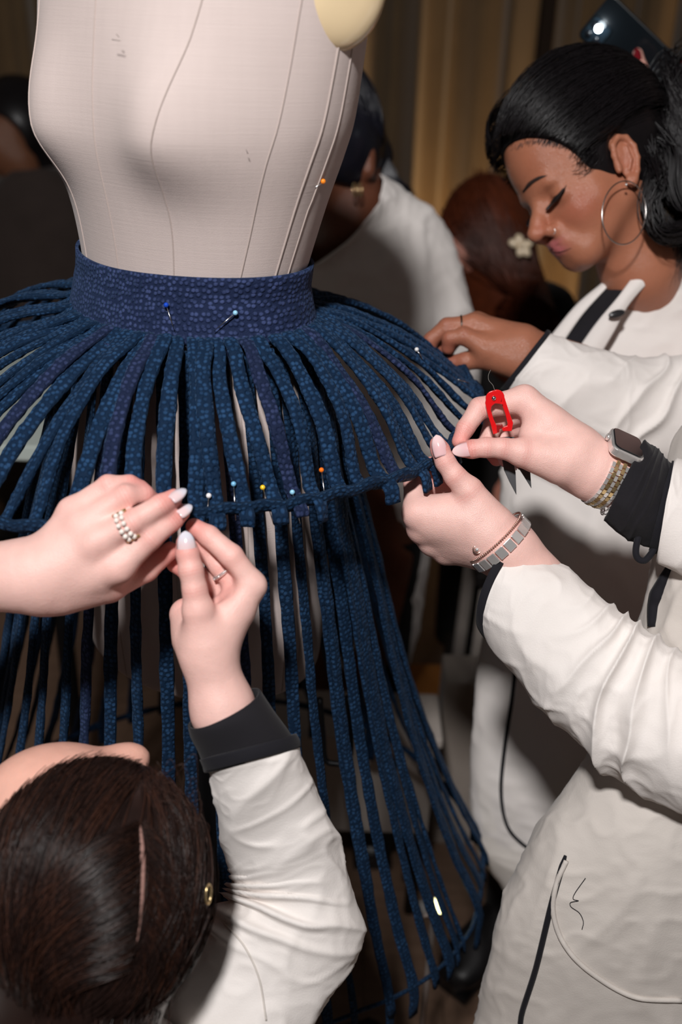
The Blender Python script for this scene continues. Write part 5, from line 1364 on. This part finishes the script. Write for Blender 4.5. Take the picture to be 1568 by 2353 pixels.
loft('black_top', [edge_st(1080, 640, 1240, 640, dE + .10, .7), edge_st(1030, 690, 1310, 680, dE + .12, .5), edge_st(1020, 800, 1330, 800, dE + .14, .45), edge_st(1040, 1000, 1320, 1000, dE + .22, .5), edge_st(1050, 1300, 1310, 1300, dE + .36, .5)], M_darkc, Ep, 40, 50, coat_folds(91, 0.01), thick=0.002)
clip = empty('hair_clip', P(1200, 565, dE - 0.09), 'pale cream claw clip in the auburn hair', 'hair clip')
M_clip = plain('cream_resin', srgb(225, 205, 175), 0.3)
for k in range(5):
    a_ = k * 1.2566 + 0.3 + 0.4 * (k % 2); c = P(1200, 565, dE - 0.095) + (_R * math.cos(a_) + _U * math.sin(a_)) * (0.010 + 0.003 * (k % 3))
    ellipsoid('petal', c, [(_R * math.cos(a_) + _U * math.sin(a_)) * 0.013, (-_R * math.sin(a_) + _U * math.cos(a_)) * 0.009, _F * 0.006], M_clip, clip, 12, 8)
ellipsoid('clip_centre', P(1200, 565, dE - 0.102), [_R * .006, _U * .006, _F * .004], M_clip, clip, 12, 8)

for xx_ in (.34, .48):
    loft('trouser_leg', [(V(xx_, 2.3, z), V(a, 0, 0), V(0, -a, 0)) for z, a in ((0.6, .095), (.2, .08), (ZF + .03, .07))], M_darkc, Ep, 20, 24)
    shoe((xx_, 2.33, ZF), (xx_ - .02, 2.10, ZF), Ep)
# ================================================================== dim figure at the left
G = empty('person', (-1.02, 2.9, ZF), 'person in dark clothes with black hair, dim at the left edge', 'person')
M_taupe = cloth_mat('dark_taupe_cloth', srgb(64, 54, 50), srgb(54, 45, 42), 0.9, 400, 0.2)
gs = Sdf(0.009); dG = 2.85
gs.group([ell(P(18, 315, dG), [_R * 0.085, _U * 0.115, _F * 0.09]), cone(P(50, 370, dG), P(75, 450, dG + .05), 0.05, 0.05), cone(P(80, 490, dG + .07), P(90, 900, dG + .25), 0.09, 0.10), cone(P(0, 500, dG + .07), P(150, 500, dG + .08), 0.04, 0.04),
          cone(V(-1.05, 2.95, .6), V(-1.05, 2.95, ZF + .05), .085, .05), cone(V(-0.90, 2.95, .6), V(-0.90, 2.95, ZF + .05), .085, .05)], 0.03, 0)
vg, fg = gs.build(); fmesh('body', vg, fg, M_skin_d, G, np.tile(np.array(srgb(120, 78, 56)), (len(vg), 1)))
hg = Sdf(0.008); hg.group([ell(P(42, 285, dG + .02), [_R * 0.125, _U * 0.135, _F * 0.12]), cone(P(75, 320, dG + .04), P(90, 410, dG + .05), 0.07, 0.05)], 0.03, 0)
hg.group([ell(P(-15, 350, dG - .06), [_R * .09, _U * .10, _F * .10])], 0, .01, True)
vv, ff_ = hg.build(); fmesh('hair', vv, ff_, M_hairC, G)
loft('jacket', [edge_st(20, 395, 125, 385, dG + .02, 1.0), edge_st(-10, 425, 165, 415, dG + .04, .75), edge_st(-30, 470, 195, 465, dG + .05, .65), edge_st(-30, 560, 210, 560, dG + .07, .5), edge_st(-20, 800, 215, 800, dG + .15, .5), edge_st(-30, 1150, 220, 1150, dG + .4, .5)], M_taupe, G, 50, 50, coat_folds(95, 0.014), thick=0.003)
loft('trouser_leg', [(V(-1.05, 2.95, z), V(a, 0, 0), V(0, -a, 0)) for z, a in ((0.6, .10), (.2, .08), (ZF + .03, .07))], M_darkc, G, 20, 24)
loft('trouser_leg', [(V(-0.90, 2.95, z), V(a, 0, 0), V(0, -a, 0)) for z, a in ((0.6, .10), (.2, .08), (ZF + .03, .07))], M_darkc, G, 20, 24)
shoe((-1.05, 2.98, ZF), (-1.06, 2.74, ZF), G); shoe((-0.90, 2.98, ZF), (-0.88, 2.74, ZF), G)

# ================================================================== hand with the phone torch behind the hoop-earring woman
Fp = empty('person', (0.82, 1.66, ZF), 'person mostly hidden behind the black-haired woman, red nails holding up a phone', 'person')
fs_ = Sdf(0.003); dF = 1.43
fs_.group([cone(P(1530, 235, dF + .02), P(1600, 300, dF + .03), 0.030, 0.028), cone(P(1600, 300, dF + .03), P(1720, 450, dF + .06), 0.028, 0.030)], 0.02, 0)
for ch_ in (J(dF, (1525, 230, 1.5, 11), (1490, 185, 0, 9.5), (1472, 150, -0.6, 8.5), (1466, 122, -0.2, 7)), J(dF, (1555, 225, 1.5, 11), (1530, 190, 0.5, 9.5), (1550, 165, -0.4, 8.5), (1572, 148, -0.6, 7.2)),
            J(dF, (1560, 240, 3.5, 11), (1560, 190, 3.5, 9), (1590, 150, 3.5, 8)), J(dF, (1540, 240, 3.8, 10), (1520, 210, 4.2, 8.5), (1500, 180, 4.0, 7.5))):
    fs_.group(chain(ch_), .003, .006)
v6, f6 = fs_.build()
f2s = Sdf(0.010)
f2s.group([cone(P(1720, 450, dF + .06), P(1850, 800, dF + .1), 0.032, 0.045), cone(V(0.82, 1.66, 1.15), V(0.82, 1.66, 0.8), 0.11, 0.12), cone(V(0.70, 1.66, 1.22), V(0.95, 1.66, 1.22), .05, .05), cone(P(1850, 800, dF + .1), V(0.70, 1.66, 1.22), 0.045, 0.05),
           ell(V(0.84, 1.64, 1.46), [V(.085, 0, 0), V(0, .09, 0), V(0, 0, .115)]), cone(V(.83, 1.66, 1.2), V(.84, 1.65, 1.4), .06, .055), cone(V(.76, 1.66, .6), V(.76, 1.66, ZF + .05), .08, .05), cone(V(.9, 1.66, .6), V(.9, 1.66, ZF + .05), .08, .05)], .03, 0)
v7, f7 = f2s.build()
va, fa_, ca_ = merge([(v6, f6, np.tile(np.array(srgb(214, 160, 146)), (len(v6), 1))), (v7, f7, np.tile(FAIR * .9, (len(v7), 1)))])
fmesh('body', va, fa_, M_skin, Fp, ca_)
nail(P(1467, 138, dF - 0.0150), P(1463, 110, dF - 0.010), TOCAM(P(1466, 125, dF)), 0.0105, Fp, M_redn)
nail(P(1552, 160, dF - 0.0135), P(1574, 142, dF - 0.014), TOCAM(P(1566, 150, dF)), 0.0110, Fp, M_redn)
loft('dark_jacket', [(V(0.83, 1.66, 1.30), V(.07, 0, 0), V(0, -.07, 0)), (V(0.83, 1.66, 1.25), V(.17, 0, 0), V(0, -.09, 0)), (V(0.83, 1.66, 1.1), V(.19, 0, 0), V(0, -.12, 0)), (V(0.83, 1.66, .7), V(.18, 0, 0), V(0, -.13, 0)), (V(0.83, 1.66, .5), V(.19, 0, 0), V(0, -.14, 0))], M_darkc, Fp, 40, 40, coat_folds(97, .01), thick=.002)
loft('dark_sleeve', [edge_st(1690, 440, 1760, 400, dF + .055, 1.0), edge_st(1740, 600, 1850, 540, dF + .08, 1.0), edge_st(1800, 820, 1930, 800, dF + .1, 1.0)], M_darkc, Fp, 24, 30, thick=.002)
ellipsoid('hair', V(.86, 1.66, 1.49), [V(.1, 0, 0), V(0, .105, 0), V(0, 0, .115)], M_hairC, Fp)
for xx_ in (.76, .90):
    loft('trouser_leg', [(V(xx_, 1.66, z), V(a, 0, 0), V(0, -a, 0)) for z, a in ((0.6, .095), (.2, .08), (ZF + .03, .07))], M_darkc, Fp, 20, 24)
    shoe((xx_, 1.70, ZF), (xx_ - .02, 1.46, ZF), Fp)

# ------------------------------------------------------------------ small things
M_steel = plain('steel', (0.62, 0.62, 0.64), 0.22, 1.0)
M_gold = plain('gold', (0.78, 0.58, 0.30), 0.25, 0.9)
M_rose = plain('rose_gold', (0.80, 0.55, 0.47), 0.25, 1.0)
M_silver = plain('silver', (0.86, 0.84, 0.83), 0.28, 0.75)
M_pearl = plain('pearl', srgb(240, 230, 222), 0.15, Coat_Weight=0.6, Sheen_Weight=0.2)
bpy.context.view_layer.update()
_pinm = {}
def first_hit(px, py, off, d0, allow):
    best = None
    for o in allow:
        q = surf_on(o, px, py, off)
        if q is not None:
            d = np.linalg.norm(q - CAM)
            if best is None or d < best[0]: best = (d, q)
    return best[1] if best else P(px, py, d0)
skirt_parts = list(skirt.children)
def pin(hx, hy, tx, ty, colr, label, d0=0.85, allow=None, lift=0.003, r=0.0023):
    al = skirt_parts if allow is None else allow
    h = first_hit(hx, hy, 0.0045, d0, al)
    if allow is None:
        dn = min((first_hit(hx + o_, hy, 0.0, d0, al) - CAM) @ _F for o_ in (-16, -8, 0, 8, 16)); h = P(hx, hy, min((h - CAM) @ _F, dn - 0.003))
    t = P(tx, ty, (h - CAM) @ _F - (0.002 if hy > 1000 else -0.0025))
    e = empty('dressmaker_pin', h, label, 'pin', 'glass-headed pins')
    v, f = tube_geo([h, (h + t) / 2, t], [0.0006, 0.0006, 0.0003], 6); mesh('pin_shaft', v, f, M_steel, e)
    key = tuple(colr)
    if key not in _pinm: _pinm[key] = plain('glass_head', srgb(*colr), 0.12, Coat_Weight=0.5)
    v, f = ball_geo(h, r, 14, 10); mesh('pin_head', v, f, _pinm[key], e)
pin(382, 701, 400, 758, (20, 70, 190), 'pin with a royal blue head on the waistband')
pin(541, 719, 492, 761, (150, 205, 235), 'pin with a pale blue head on the waistband')
pin(480, 1139, 474, 1206, (240, 238, 240), 'white-headed pin in the upper hem beside the fingertips')
pin(537, 1112, 542, 1196, (120, 185, 225), 'pale blue pin in the upper hem between the white and yellow pins')
pin(604, 1120, 628, 1202, (250, 205, 40), 'yellow-headed pin in the upper hem')
pin(672, 1131, 690, 1204, (150, 210, 240), 'pale blue pin in the upper hem between the yellow and orange pins')
pin(739, 1080, 750, 1168, (245, 120, 25), 'orange-headed pin in the upper hem')
pin(743, 417, 709, 444, (245, 140, 40), 'orange-headed pin stuck in the side of the dress form', 0.95, [torso])
pin(958, 803, 972, 826, (235, 235, 235), 'white-headed pin beside the brown fingertips', 1.16)
pin(1095, 916, 1096, 935, (200, 190, 190), 'tiny pin upright by the snips', 1.08, None, 0.003, 0.0011)
q0, q1 = first_hit(1053, 872, 0.001, 1.1, skirt_parts), first_hit(1077, 881, 0.001, 1.1, skirt_parts)
e = empty('sewing_needle', q0, 'bright needle lying on the strips below the brown hand', 'needle'); tube('needle_shaft', [q0, q1], 0.0009, M_steel, e, 6)

# --- rings
def torus_pts(c, ax, r, n=40, ex=None):
    ax = unit(ax); ref = V(0, 0, 1) if abs(ax[2]) < .9 else V(1, 0, 0); a = unit(np.cross(ax, ref)) if ex is None else unit(ex - (ex @ ax) * ax); b = np.cross(ax, a)
    return [c + r * (math.cos(t) * a + math.sin(t) * b) for t in np.linspace(0, 2 * np.pi, n, endpoint=False)]
m1a, m1b = m1[0][0], m1[1][0]; ax1 = unit(m1b - m1a); c1r = m1a + (m1b - m1a) * 0.86; r1r = 0.0104
top1 = TOCAM(c1r); top1 = unit(top1 - (top1 @ ax1) * ax1); sd1 = np.cross(ax1, top1)
e = empty('pearl_ring', c1r, 'gold ring with two rows of pearls on the left middle finger', 'ring')
for off in (-0.0024, 0.0024):
    for k in range(6):
        a_ = math.radians(-62 + 124 * k / 5); p_ = c1r + ax1 * off + (r1r + 0.0012) * (math.cos(a_) * top1 + math.sin(a_) * sd1)
        v, f = ball_geo(p_, 0.00215, 12, 8); mesh('pearl', v, f, M_pearl, e)
band = [c1r + (r1r + 0.0004) * (math.cos(t) * top1 + math.sin(t) * sd1) for t in np.linspace(math.radians(70), math.radians(290), 30)]
tube('band', band, 0.0012, M_gold, e, 8)
for sgn in (-1, 1):
    a_ = math.radians(76 * sgn); p_ = c1r + (r1r + 0.0012) * (math.cos(a_) * top1 + math.sin(a_) * sd1)
    tube('gold_bar', [p_ - ax1 * 0.006, p_ + ax1 * 0.006], 0.0014, M_gold, e, 8)
ax2 = unit(m2[1][0] - m2[0][0]); c2r = m2[1][0] * 0.86 + m2[0][0] * .14
e = empty('silver_ring', c2r, 'engraved silver ring on the right hand below the hem', 'ring')
tube('band', torus_pts(c2r, ax2, 0.0101), 0.0017, M_silver, e, 8, closed=True)
for k in range(10):
    pk = torus_pts(c2r, ax2, 0.0114, 10)[k]; v, f = ball_geo(pk, 0.0011, 8, 5); mesh('engraved_bead', v, f, M_silver, e)
ax5 = unit(m5[1][0] - m5[0][0]); c5r = m5[0][0] * .52 + m5[1][0] * .48
e = empty('dark_ring', c5r, 'thin dark metal ring on the brown middle finger', 'ring'); tube('band', torus_pts(c5r, ax5, 0.0118), 0.0011, plain('dark_metal_ring', (0.10, 0.09, 0.08), 0.3, 1.0), e, 8, closed=True)

# --- wristwatch with link strap, and a chain beside it
wa = unit(P(1560, 1165, d4 + .02) - P(1345, 1068, d4 + .010)); wc = P(1392, 1090, d4 + 0.0115)
wt = TOCAM(wc); wt = unit(wt - (wt @ wa) * wa); wu = np.cross(wa, wt)
if wu @ _U < 0: wu = -wu
RW = 0.0318
watch = empty('wristwatch', wc, 'rectangular silver and gold link-strap watch on the wrist holding the snips', 'watch')
lv, lf = box_geo((0, 0, 0), [V(0.0016, 0, 0), V(0, 0.00245, 0), V(0, 0, 0.0011)])
lme = {}
for nm, mt in (('strap_link', M_silver), ('gold_link', M_gold)):
    me = bpy.data.meshes.new(nm); me.from_pydata([tuple(x) for x in lv], [], lf); me.materials.append(mt); lme[nm] = me
NR = 34
for i in range(NR):
    a_ = 2 * math.pi * i / NR
    if math.cos(a_ - math.radians(62)) > 0.78: continue             # the case sits here
    out = math.cos(a_) * wt + math.sin(a_) * wu; tg = -math.sin(a_) * wt + math.cos(a_) * wu
    for j in range(5):
        nm = 'gold_link' if j in (1, 3) else 'strap_link'
        o = bpy.data.objects.new(nm, lme[nm]); col.objects.link(o); o.parent = watch; o.matrix_parent_inverse = Matrix.Translation(-Vector(watch.location))
        p_ = wc + out * (RW + (0.0006 if j in (1, 3) else 0)) + wa * (j - 2) * 0.0035 + tg * (0.0026 if j in (1, 3) else 0)
        o.matrix_world = Matrix(((wa[0], tg[0], out[0], p_[0]), (wa[1], tg[1], out[1], p_[1]), (wa[2], tg[2], out[2], p_[2]), (0, 0, 0, 1)))
co = math.radians(62); out = math.cos(co) * wt + math.sin(co) * wu; tg = -math.sin(co) * wt + math.cos(co) * wu; cc_ = wc + out * (RW + 0.004)
def rrect(hw, hh, r, n=6):
    pts = []
    for (sx, sy, a0) in ((1, 1, 0), (-1, 1, 90), (-1, -1, 180), (1, -1, 270)):
        for k in range(n + 1):
            a_ = math.radians(a0 + 90 * k / n); pts.append((sx * (hw - r) + r * math.cos(a_), sy * (hh - r) + r * math.sin(a_)))
    return pts
prism('case', rrect(0.0165, 0.0195, 0.007), cc_ - out * 0.005, wa, tg, out, 0.0085, M_silver, watch, 0.0014)
prism('glass', rrect(0.0148, 0.0178, 0.006), cc_ + out * 0.0035, wa, tg, out, 0.0016, plain('black_glass', (0.01, 0.01, 0.012), 0.05, Coat_Weight=1.0), watch, 0.0008)
cr = cc_ - wa * 0.0172 - out * 0.0008 + tg * 0.004
tube('crown', [cr, cr - wa * 0.0022], 0.0034, M_silver, watch, 16)
chain_ = empty('chain_bracelet', wc + wa * 0.017, 'silver oval-link chain bracelet beside the watch strap', 'bracelet')
for i in range(22):
    a_ = 2 * math.pi * i / 22; out = math.cos(a_) * wt + math.sin(a_) * wu; tg = -math.sin(a_) * wt + math.cos(a_) * wu
    c = wc + wa * (0.0150 + 0.0025 * math.sin(a_ * 2)) + out * (RW + 0.0025); side = wa if i % 2 else out
    tube('chain_link', [c + tg * 0.0058 * math.cos(t) + side * 0.0026 * math.sin(t) for t in np.linspace(0, 2 * np.pi, 16, endpoint=False)], 0.0007, M_silver, chain_, 6, closed=True)

# --- link bracelet and beaded chain on the other wrist
ba = unit(P(1320, 1425, d3 + .02) - P(1150, 1248, d3 + .010)); bc = P(1150, 1248, d3 + 0.0105)
bt_ = TOCAM(bc); bt_ = unit(bt_ - (bt_ @ ba) * ba); bu = np.cross(ba, bt_); RB = 0.0335
br_ = empty('link_bracelet', bc, 'flat rectangular silver link bracelet at the black bound cuff', 'bracelet')
for i in range(20):
    a_ = 2 * math.pi * (i + .5) / 20; out = math.cos(a_) * bt_ + math.sin(a_) * bu; tg = -math.sin(a_) * bt_ + math.cos(a_) * bu
    box('bracelet_link', bc + out * RB, [ba * 0.0052, tg * 0.0044, out * 0.0010], M_silver, br_, 0.0005)
bd = empty('bead_bracelet', bc - ba * 0.009, 'fine rose gold bead bracelet with a tiny charm on the wrist', 'bracelet')
for i in range(90):
    a_ = 2 * math.pi * i / 90; out = math.cos(a_) * bt_ + math.sin(a_) * bu
    v, f = ball_geo(bc - ba * (0.0082 + 0.0012 * math.cos(a_)) + out * (RB - 0.0002), 0.0011, 8, 5); mesh('bead', v, f, M_rose, bd)
cp = P(1097, 1263, d3 - 0.0125)
tube('charm', [cp + 0.0036 * (math.cos(t) * _R + math.sin(t) * _U) for t in np.linspace(0, 2 * np.pi, 20, endpoint=False)], 0.0009, M_rose, bd, 6, closed=True)
v, f = ball_geo(cp, 0.0022, 10, 8); mesh('charm_stone', v, f, M_silver, bd)

# --- thread snips
sn = empty('thread_snips', P(1150, 950, 0.94), 'red handled thread snips with dark steel blades in the right hand', 'snips')
M_red = plain('red_enamel', srgb(222, 20, 24), 0.28, Coat_Weight=0.4)
M_blade = plain('blade_steel', (0.10, 0.10, 0.105), 0.35, 1.0)
SO = P(1134.5, 914, 0.9335); SE = P(1160, 1000, 0.9445)
sz = 0.934 / FPX
ny = unit(SO - SE); nx_ = unit(_R - (_R @ ny) * ny); nz_v = np.cross(nx_, ny)
def Z(x, y):
    """snips plane coordinates from picture offsets to the rivet"""
    p = P(1080 + x / 4.126, 880 + y / 4.126, 0.934) - P(1134.5, 914, 0.934); return (p @ nx_ * 1.0, p @ ny * 1.02)
def plate(name, pts, zoff, th, mat):
    return prism(name, [Z(*q) for q in pts], SO + nz_v * zoff, nx_, ny, nz_v, th, mat, sn, 0.0005)
disc = [(225 + 76 * math.cos(t), 142 + 76 * math.sin(t)) for t in np.linspace(math.pi * 0.92, math.pi * 2.15, 18)]
plate('handle_arm', disc + [(318, 205), (285, 196), (240, 192), (208, 220), (202, 258), (232, 350), (262, 412), (272, 490), (234, 502), (205, 395), (170, 290), (146, 190)], 0.0, 0.0024, M_red)
disc2 = [(256 + 74 * math.cos(t), 136 + 74 * math.sin(t)) for t in np.linspace(math.pi * 1.2, math.pi * 2.0, 12)]
plate('handle_arm', disc2 + [(345, 180), (388, 300), (424, 392), (414, 474), (330, 476), (318, 452), (335, 432), (368, 420), (372, 400), (345, 300), (310, 212), (270, 170)], -0.0026, 0.0024, M_red)
plate('spring_stop', [(262, 412), (300, 412), (322, 405), (330, 430), (318, 452), (300, 455), (296, 490), (262, 495)], -0.0034, 0.0026, plain('dark_red', srgb(140, 16, 18), 0.4))
rv = SO - nz_v * 0.0 + nz_v * 0.0022
v, f = ball_geo(rv, 0.0024, 16, 10); mesh('rivet', v, f, M_steel, sn)
SB = P(1165, 1030, 0.954)
def blade(pts, d, th=0.0012):
    q = [P(x, y, d) for x, y in pts]; o = q[0]; ey = unit(q[-1] - o); ex = unit(_R - (_R @ ey) * ey); ez = np.cross(ex, ey)
    prism('blade', [((p - o) @ ex, (p - o) @ ey) for p in q], o, ex, ey, ez, th, M_blade, sn, 0.0002)
blade([(1146, 1005), (1172, 1003), (1180, 1060), (1185.5, 1085), (1187.5, 1137), (1172, 1108), (1159, 1080)], 0.957)
blade([(1168, 1004), (1182, 1004), (1196, 1058), (1219, 1082), (1222, 1122), (1205, 1095), (1184, 1062)], 0.960)
tube('loose_thread', catmull([P(1137, 896, 0.93), P(1133, 885, 0.93), P(1124, 874, 0.932), P(1123, 862, 0.934), P(1128, 850, 0.936)], 30), 0.00025, plain('thread_grey', srgb(120, 115, 110), 0.8), sn, 5)

# --- earrings
hoop = empty('hoop_earring', P(1437, 425, 1.145), 'large thin silver hoop earring on the woman looking down', 'earring')
hc_ = P(1435, 489, 1.150)
tube('hoop', [hc_ + (math.cos(t) * (_R * 0.0285 + _F * 0.012) + math.sin(t) * (_U * 0.0365 + _R * 0.004)) for t in np.linspace(0, 2 * np.pi, 80, endpoint=False)], 0.0008, plain('hoop_silver', (0.62, 0.60, 0.58), 0.25, 1.0), hoop, 8, closed=True)
v, f = ball_geo(P(1440, 424, 1.146), 0.0016, 8, 6); mesh('hoop_catch', v, f, M_silver, hoop)
nr = empty('nose_stud', cf.w(0.099, 0.0205, -0.040), 'small silver nose ring on the nostril', 'nose ring')
tube('ring', torus_pts(cf.w(0.1005, 0.0190, -0.0425), cf.f * 1.0 + cf.s * .4, 0.0032, 24), 0.0007, M_silver, nr, 6, closed=True)
v, f = ball_geo(cf.w(0.0985, 0.0212, -0.0395), 0.0013, 8, 6); mesh('stone', v, f, M_silver, nr)
ge = empty('gold_earring', P(822, 425, dD - 0.075), 'small gold hoop earring below the ear behind the dress form', 'earring')
for k, xx in enumerate((815, 828)):
    c = P(xx, 436, dD - 0.078); tube('hoop', [c + 0.006 * math.cos(t) * (_R * .5 + _F * .86) + 0.010 * math.sin(t) * _U for t in np.linspace(0, 2 * np.pi, 28, endpoint=False)], 0.0012, M_gold, ge, 6, closed=True)
ke = empty('gold_stud', P(479, 2048, 0.72), 'tiny gold earring in the dark hair of the kneeling person', 'earring')
c = P(479, 2055, 0.735); tube('hoop', [c + 0.0045 * math.cos(t) * (_R * .3 + _F * .9) + 0.007 * math.sin(t) * _U for t in np.linspace(0, 2 * np.pi, 24, endpoint=False)], 0.001, M_gold, ke, 6, closed=True)

# --- phone with its torch on
ph = empty('smartphone', P(1440, 110, 1.45), 'dark phone held up with its white torch shining', 'phone')
pl = unit(_R * 0.72 - _U * 0.62 + _F * 0.10); pw_ = unit(_R * 0.45 + _U * 0.62 - _F * 0.75); pw_ = unit(pw_ - (pw_ @ pl) * pl); pn_ = np.cross(pl, pw_)
if pn_ @ T_ < 0: pn_ = -pn_
pc_ = P(1448, 112, 1.455)
prism('case', rrect(0.072, 0.036, 0.010), pc_ - pn_ * 0.004, pl, pw_, pn_, 0.008, plain('phone_back', srgb(16, 22, 27), 0.3, Coat_Weight=0.4), ph, 0.0015)
prism('camera_module', rrect(0.016, 0.017, 0.005), pc_ - pl * 0.052 - pw_ * 0.014 + pn_ * 0.004, pl, pw_, pn_, 0.002, plain('camera_glass', srgb(30, 40, 48), 0.1), ph, 0.0006)
lp_ = P(1376, 66, 1.440)
for (a_, b_) in ((-0.060, -0.022), (-0.045, -0.022), (-0.060, -0.007)):
    c = pc_ + pl * a_ + pw_ * b_ + pn_ * 0.006; tube('lens', [c, c + pn_ * 0.0015], 0.0055, plain('lens_black', (0.01, 0.012, 0.016), 0.05), ph, 16)
v, f = ball_geo(lp_, 0.0052, 14, 10); mesh('torch', v, f, emit('torch_white', (0.85, 0.95, 1.0), 30), ph)

# --- little lamp on a rod under the hem
lx, ly = 0.145, 0.96
lampst = empty('spot_lamp', (lx, ly, ZF), 'little silver spot lamp on a thin rod under the skirt hem', 'lamp')
tube('rod', [(lx, ly, ZF + 0.006), (lx, ly, 0.225)], 0.0042, plain('clear_rod', srgb(150, 140, 135), 0.15, 0.6), lampst, 12)
tube('base', [(lx, ly, ZF), (lx, ly, ZF + 0.006)], 0.045, M_blackmetal, lampst, 24)
hd_ = V(lx, ly, 0.238); dirl = unit(_R * 0.85 + _U * 0.35 + T_ * 0.35)
v, f = tube_geo([hd_ - dirl * 0.024, hd_ - dirl * 0.020, hd_ + dirl * 0.006], [0.008, 0.012, 0.012], 20); mesh('head', v, f, M_silver, lampst)
v, f = tube_geo([hd_ + dirl * 0.0061, hd_ + dirl * 0.010], [0.0115, 0.0095], 20); mesh('lens', v, f, emit('lamp_lens', (1.0, 0.95, 0.45), 5), lampst)
v, f = ball_geo((lx, ly, 0.225), 0.0055, 10, 8); mesh('joint', v, f, M_silver, lampst)

# --- things on the floor behind
M_white = cloth_mat('matte_white', srgb(178, 168, 160), srgb(168, 158, 150), 0.8, 60, 0.05)
crate = empty('low_bench', (0.0, 1.42, ZF), 'low pale grey bench standing behind the skirt', 'bench')
box('apron', V(-0.02, 1.42, 0.07), [V(0.20, 0, 0), V(0, 0.055, 0), V(0, 0, 0.105)], M_white, crate, 0.004)
box('bench_top', V(-0.02, 1.42, 0.185), [V(0.21, 0, 0), V(0, 0.065, 0), V(0, 0, 0.0095)], M_white, crate, 0.003)
for sx in (-0.18, 0.18):
    for sy in (-0.04, 0.04): tube('bench_leg', [(-0.02 + sx, 1.42 + sy, ZF), (-0.02 + sx, 1.42 + sy, -0.035)], 0.011, M_blackmetal, crate, 12)
tb = empty('work_table', (-0.90, 1.84, ZF), 'white topped work table at the left behind the skirt', 'table')
M_tab = plain('white_laminate', srgb(196, 206, 200), 0.45)
box('table_top', V(-0.90, 1.84, 0.625), [V(0.42, 0, 0), V(0, 0.30, 0), V(0, 0, 0.014)], M_tab, tb, 0.003)
for sx in (-0.38, 0.38):
    for sy in (-0.26, 0.26): tube('table_leg', [(-0.90 + sx, 1.84 + sy, ZF), (-0.90 + sx, 1.84 + sy, 0.611)], 0.017, M_blackmetal, tb, 12)
st_ = empty('low_stool', (0.44, 1.90, ZF), 'low white-legged stool behind the skirt', 'stool')
box('seat', V(0.44, 1.90, 0.28), [V(0.16, 0, 0), V(0, 0.15, 0), V(0, 0, 0.016)], plain('stool_dark', srgb(34, 30, 30), 0.6), st_, 0.006)
for sx in (-0.13, 0.13):
    for sy in (-0.12, 0.12): tube('stool_leg', [(0.44 + sx * 1.1, 1.90 + sy * 1.1, ZF), (0.44 + sx, 1.90 + sy, 0.264)], 0.015, M_white, st_, 12)
bag = empty('paper_bag', (0.30, 1.60, ZF), 'pale taupe paper bag on the floor right of the skirt', 'bag')
bgv = [V(0.215, 1.56, ZF), V(0.38, 1.56, ZF), V(0.38, 1.68, ZF), V(0.215, 1.68, ZF), V(0.21, 1.555, 0.17), V(0.385, 1.552, 0.17), V(0.38, 1.66, 0.16), V(0.215, 1.66, 0.16)]
mesh('bag_body', bgv, [(0, 1, 5, 4), (1, 2, 6, 5), (2, 3, 7, 6), (3, 0, 4, 7), (0, 3, 2, 1)], cloth_mat('kraft_pale', srgb(168, 156, 146), srgb(156, 144, 134), 0.9, 90, 0.1), bag, smooth=False)
tube('handle', catmull([V(0.26, 1.555, 0.17), V(0.27, 1.55, 0.24), V(0.32, 1.55, 0.24), V(0.33, 1.555, 0.17)], 20), 0.003, M_white, bag, 6)
ob = empty('orange_carton', (0.20, 1.86, ZF), 'small orange brown carton on the floor behind the stool', 'box')
box('carton', V(0.20, 1.86, ZF + 0.10), [V(0.07, 0, 0), V(0, 0.06, 0), V(0, 0, 0.10)], plain('orange_card', srgb(176, 112, 48), 0.8), ob, 0.002)
# --- black thread on the coat
q = [surf_on(coatB, x, y, 0.001, 1.0) for x, y in catmull([(1346, 2018), (1322, 2052), (1318, 2066), (1330, 2070), (1312, 2074), (1313, 2084), (1332, 2098), (1341, 2118), (1338, 2136)], 50)]
e = empty('loose_thread', q[0], 'curly black thread clinging to the coat above the pocket', 'thread'); tube('thread', q, 0.0004, plain('thread_black', (0.01, 0.01, 0.012), 0.8), e, 5)
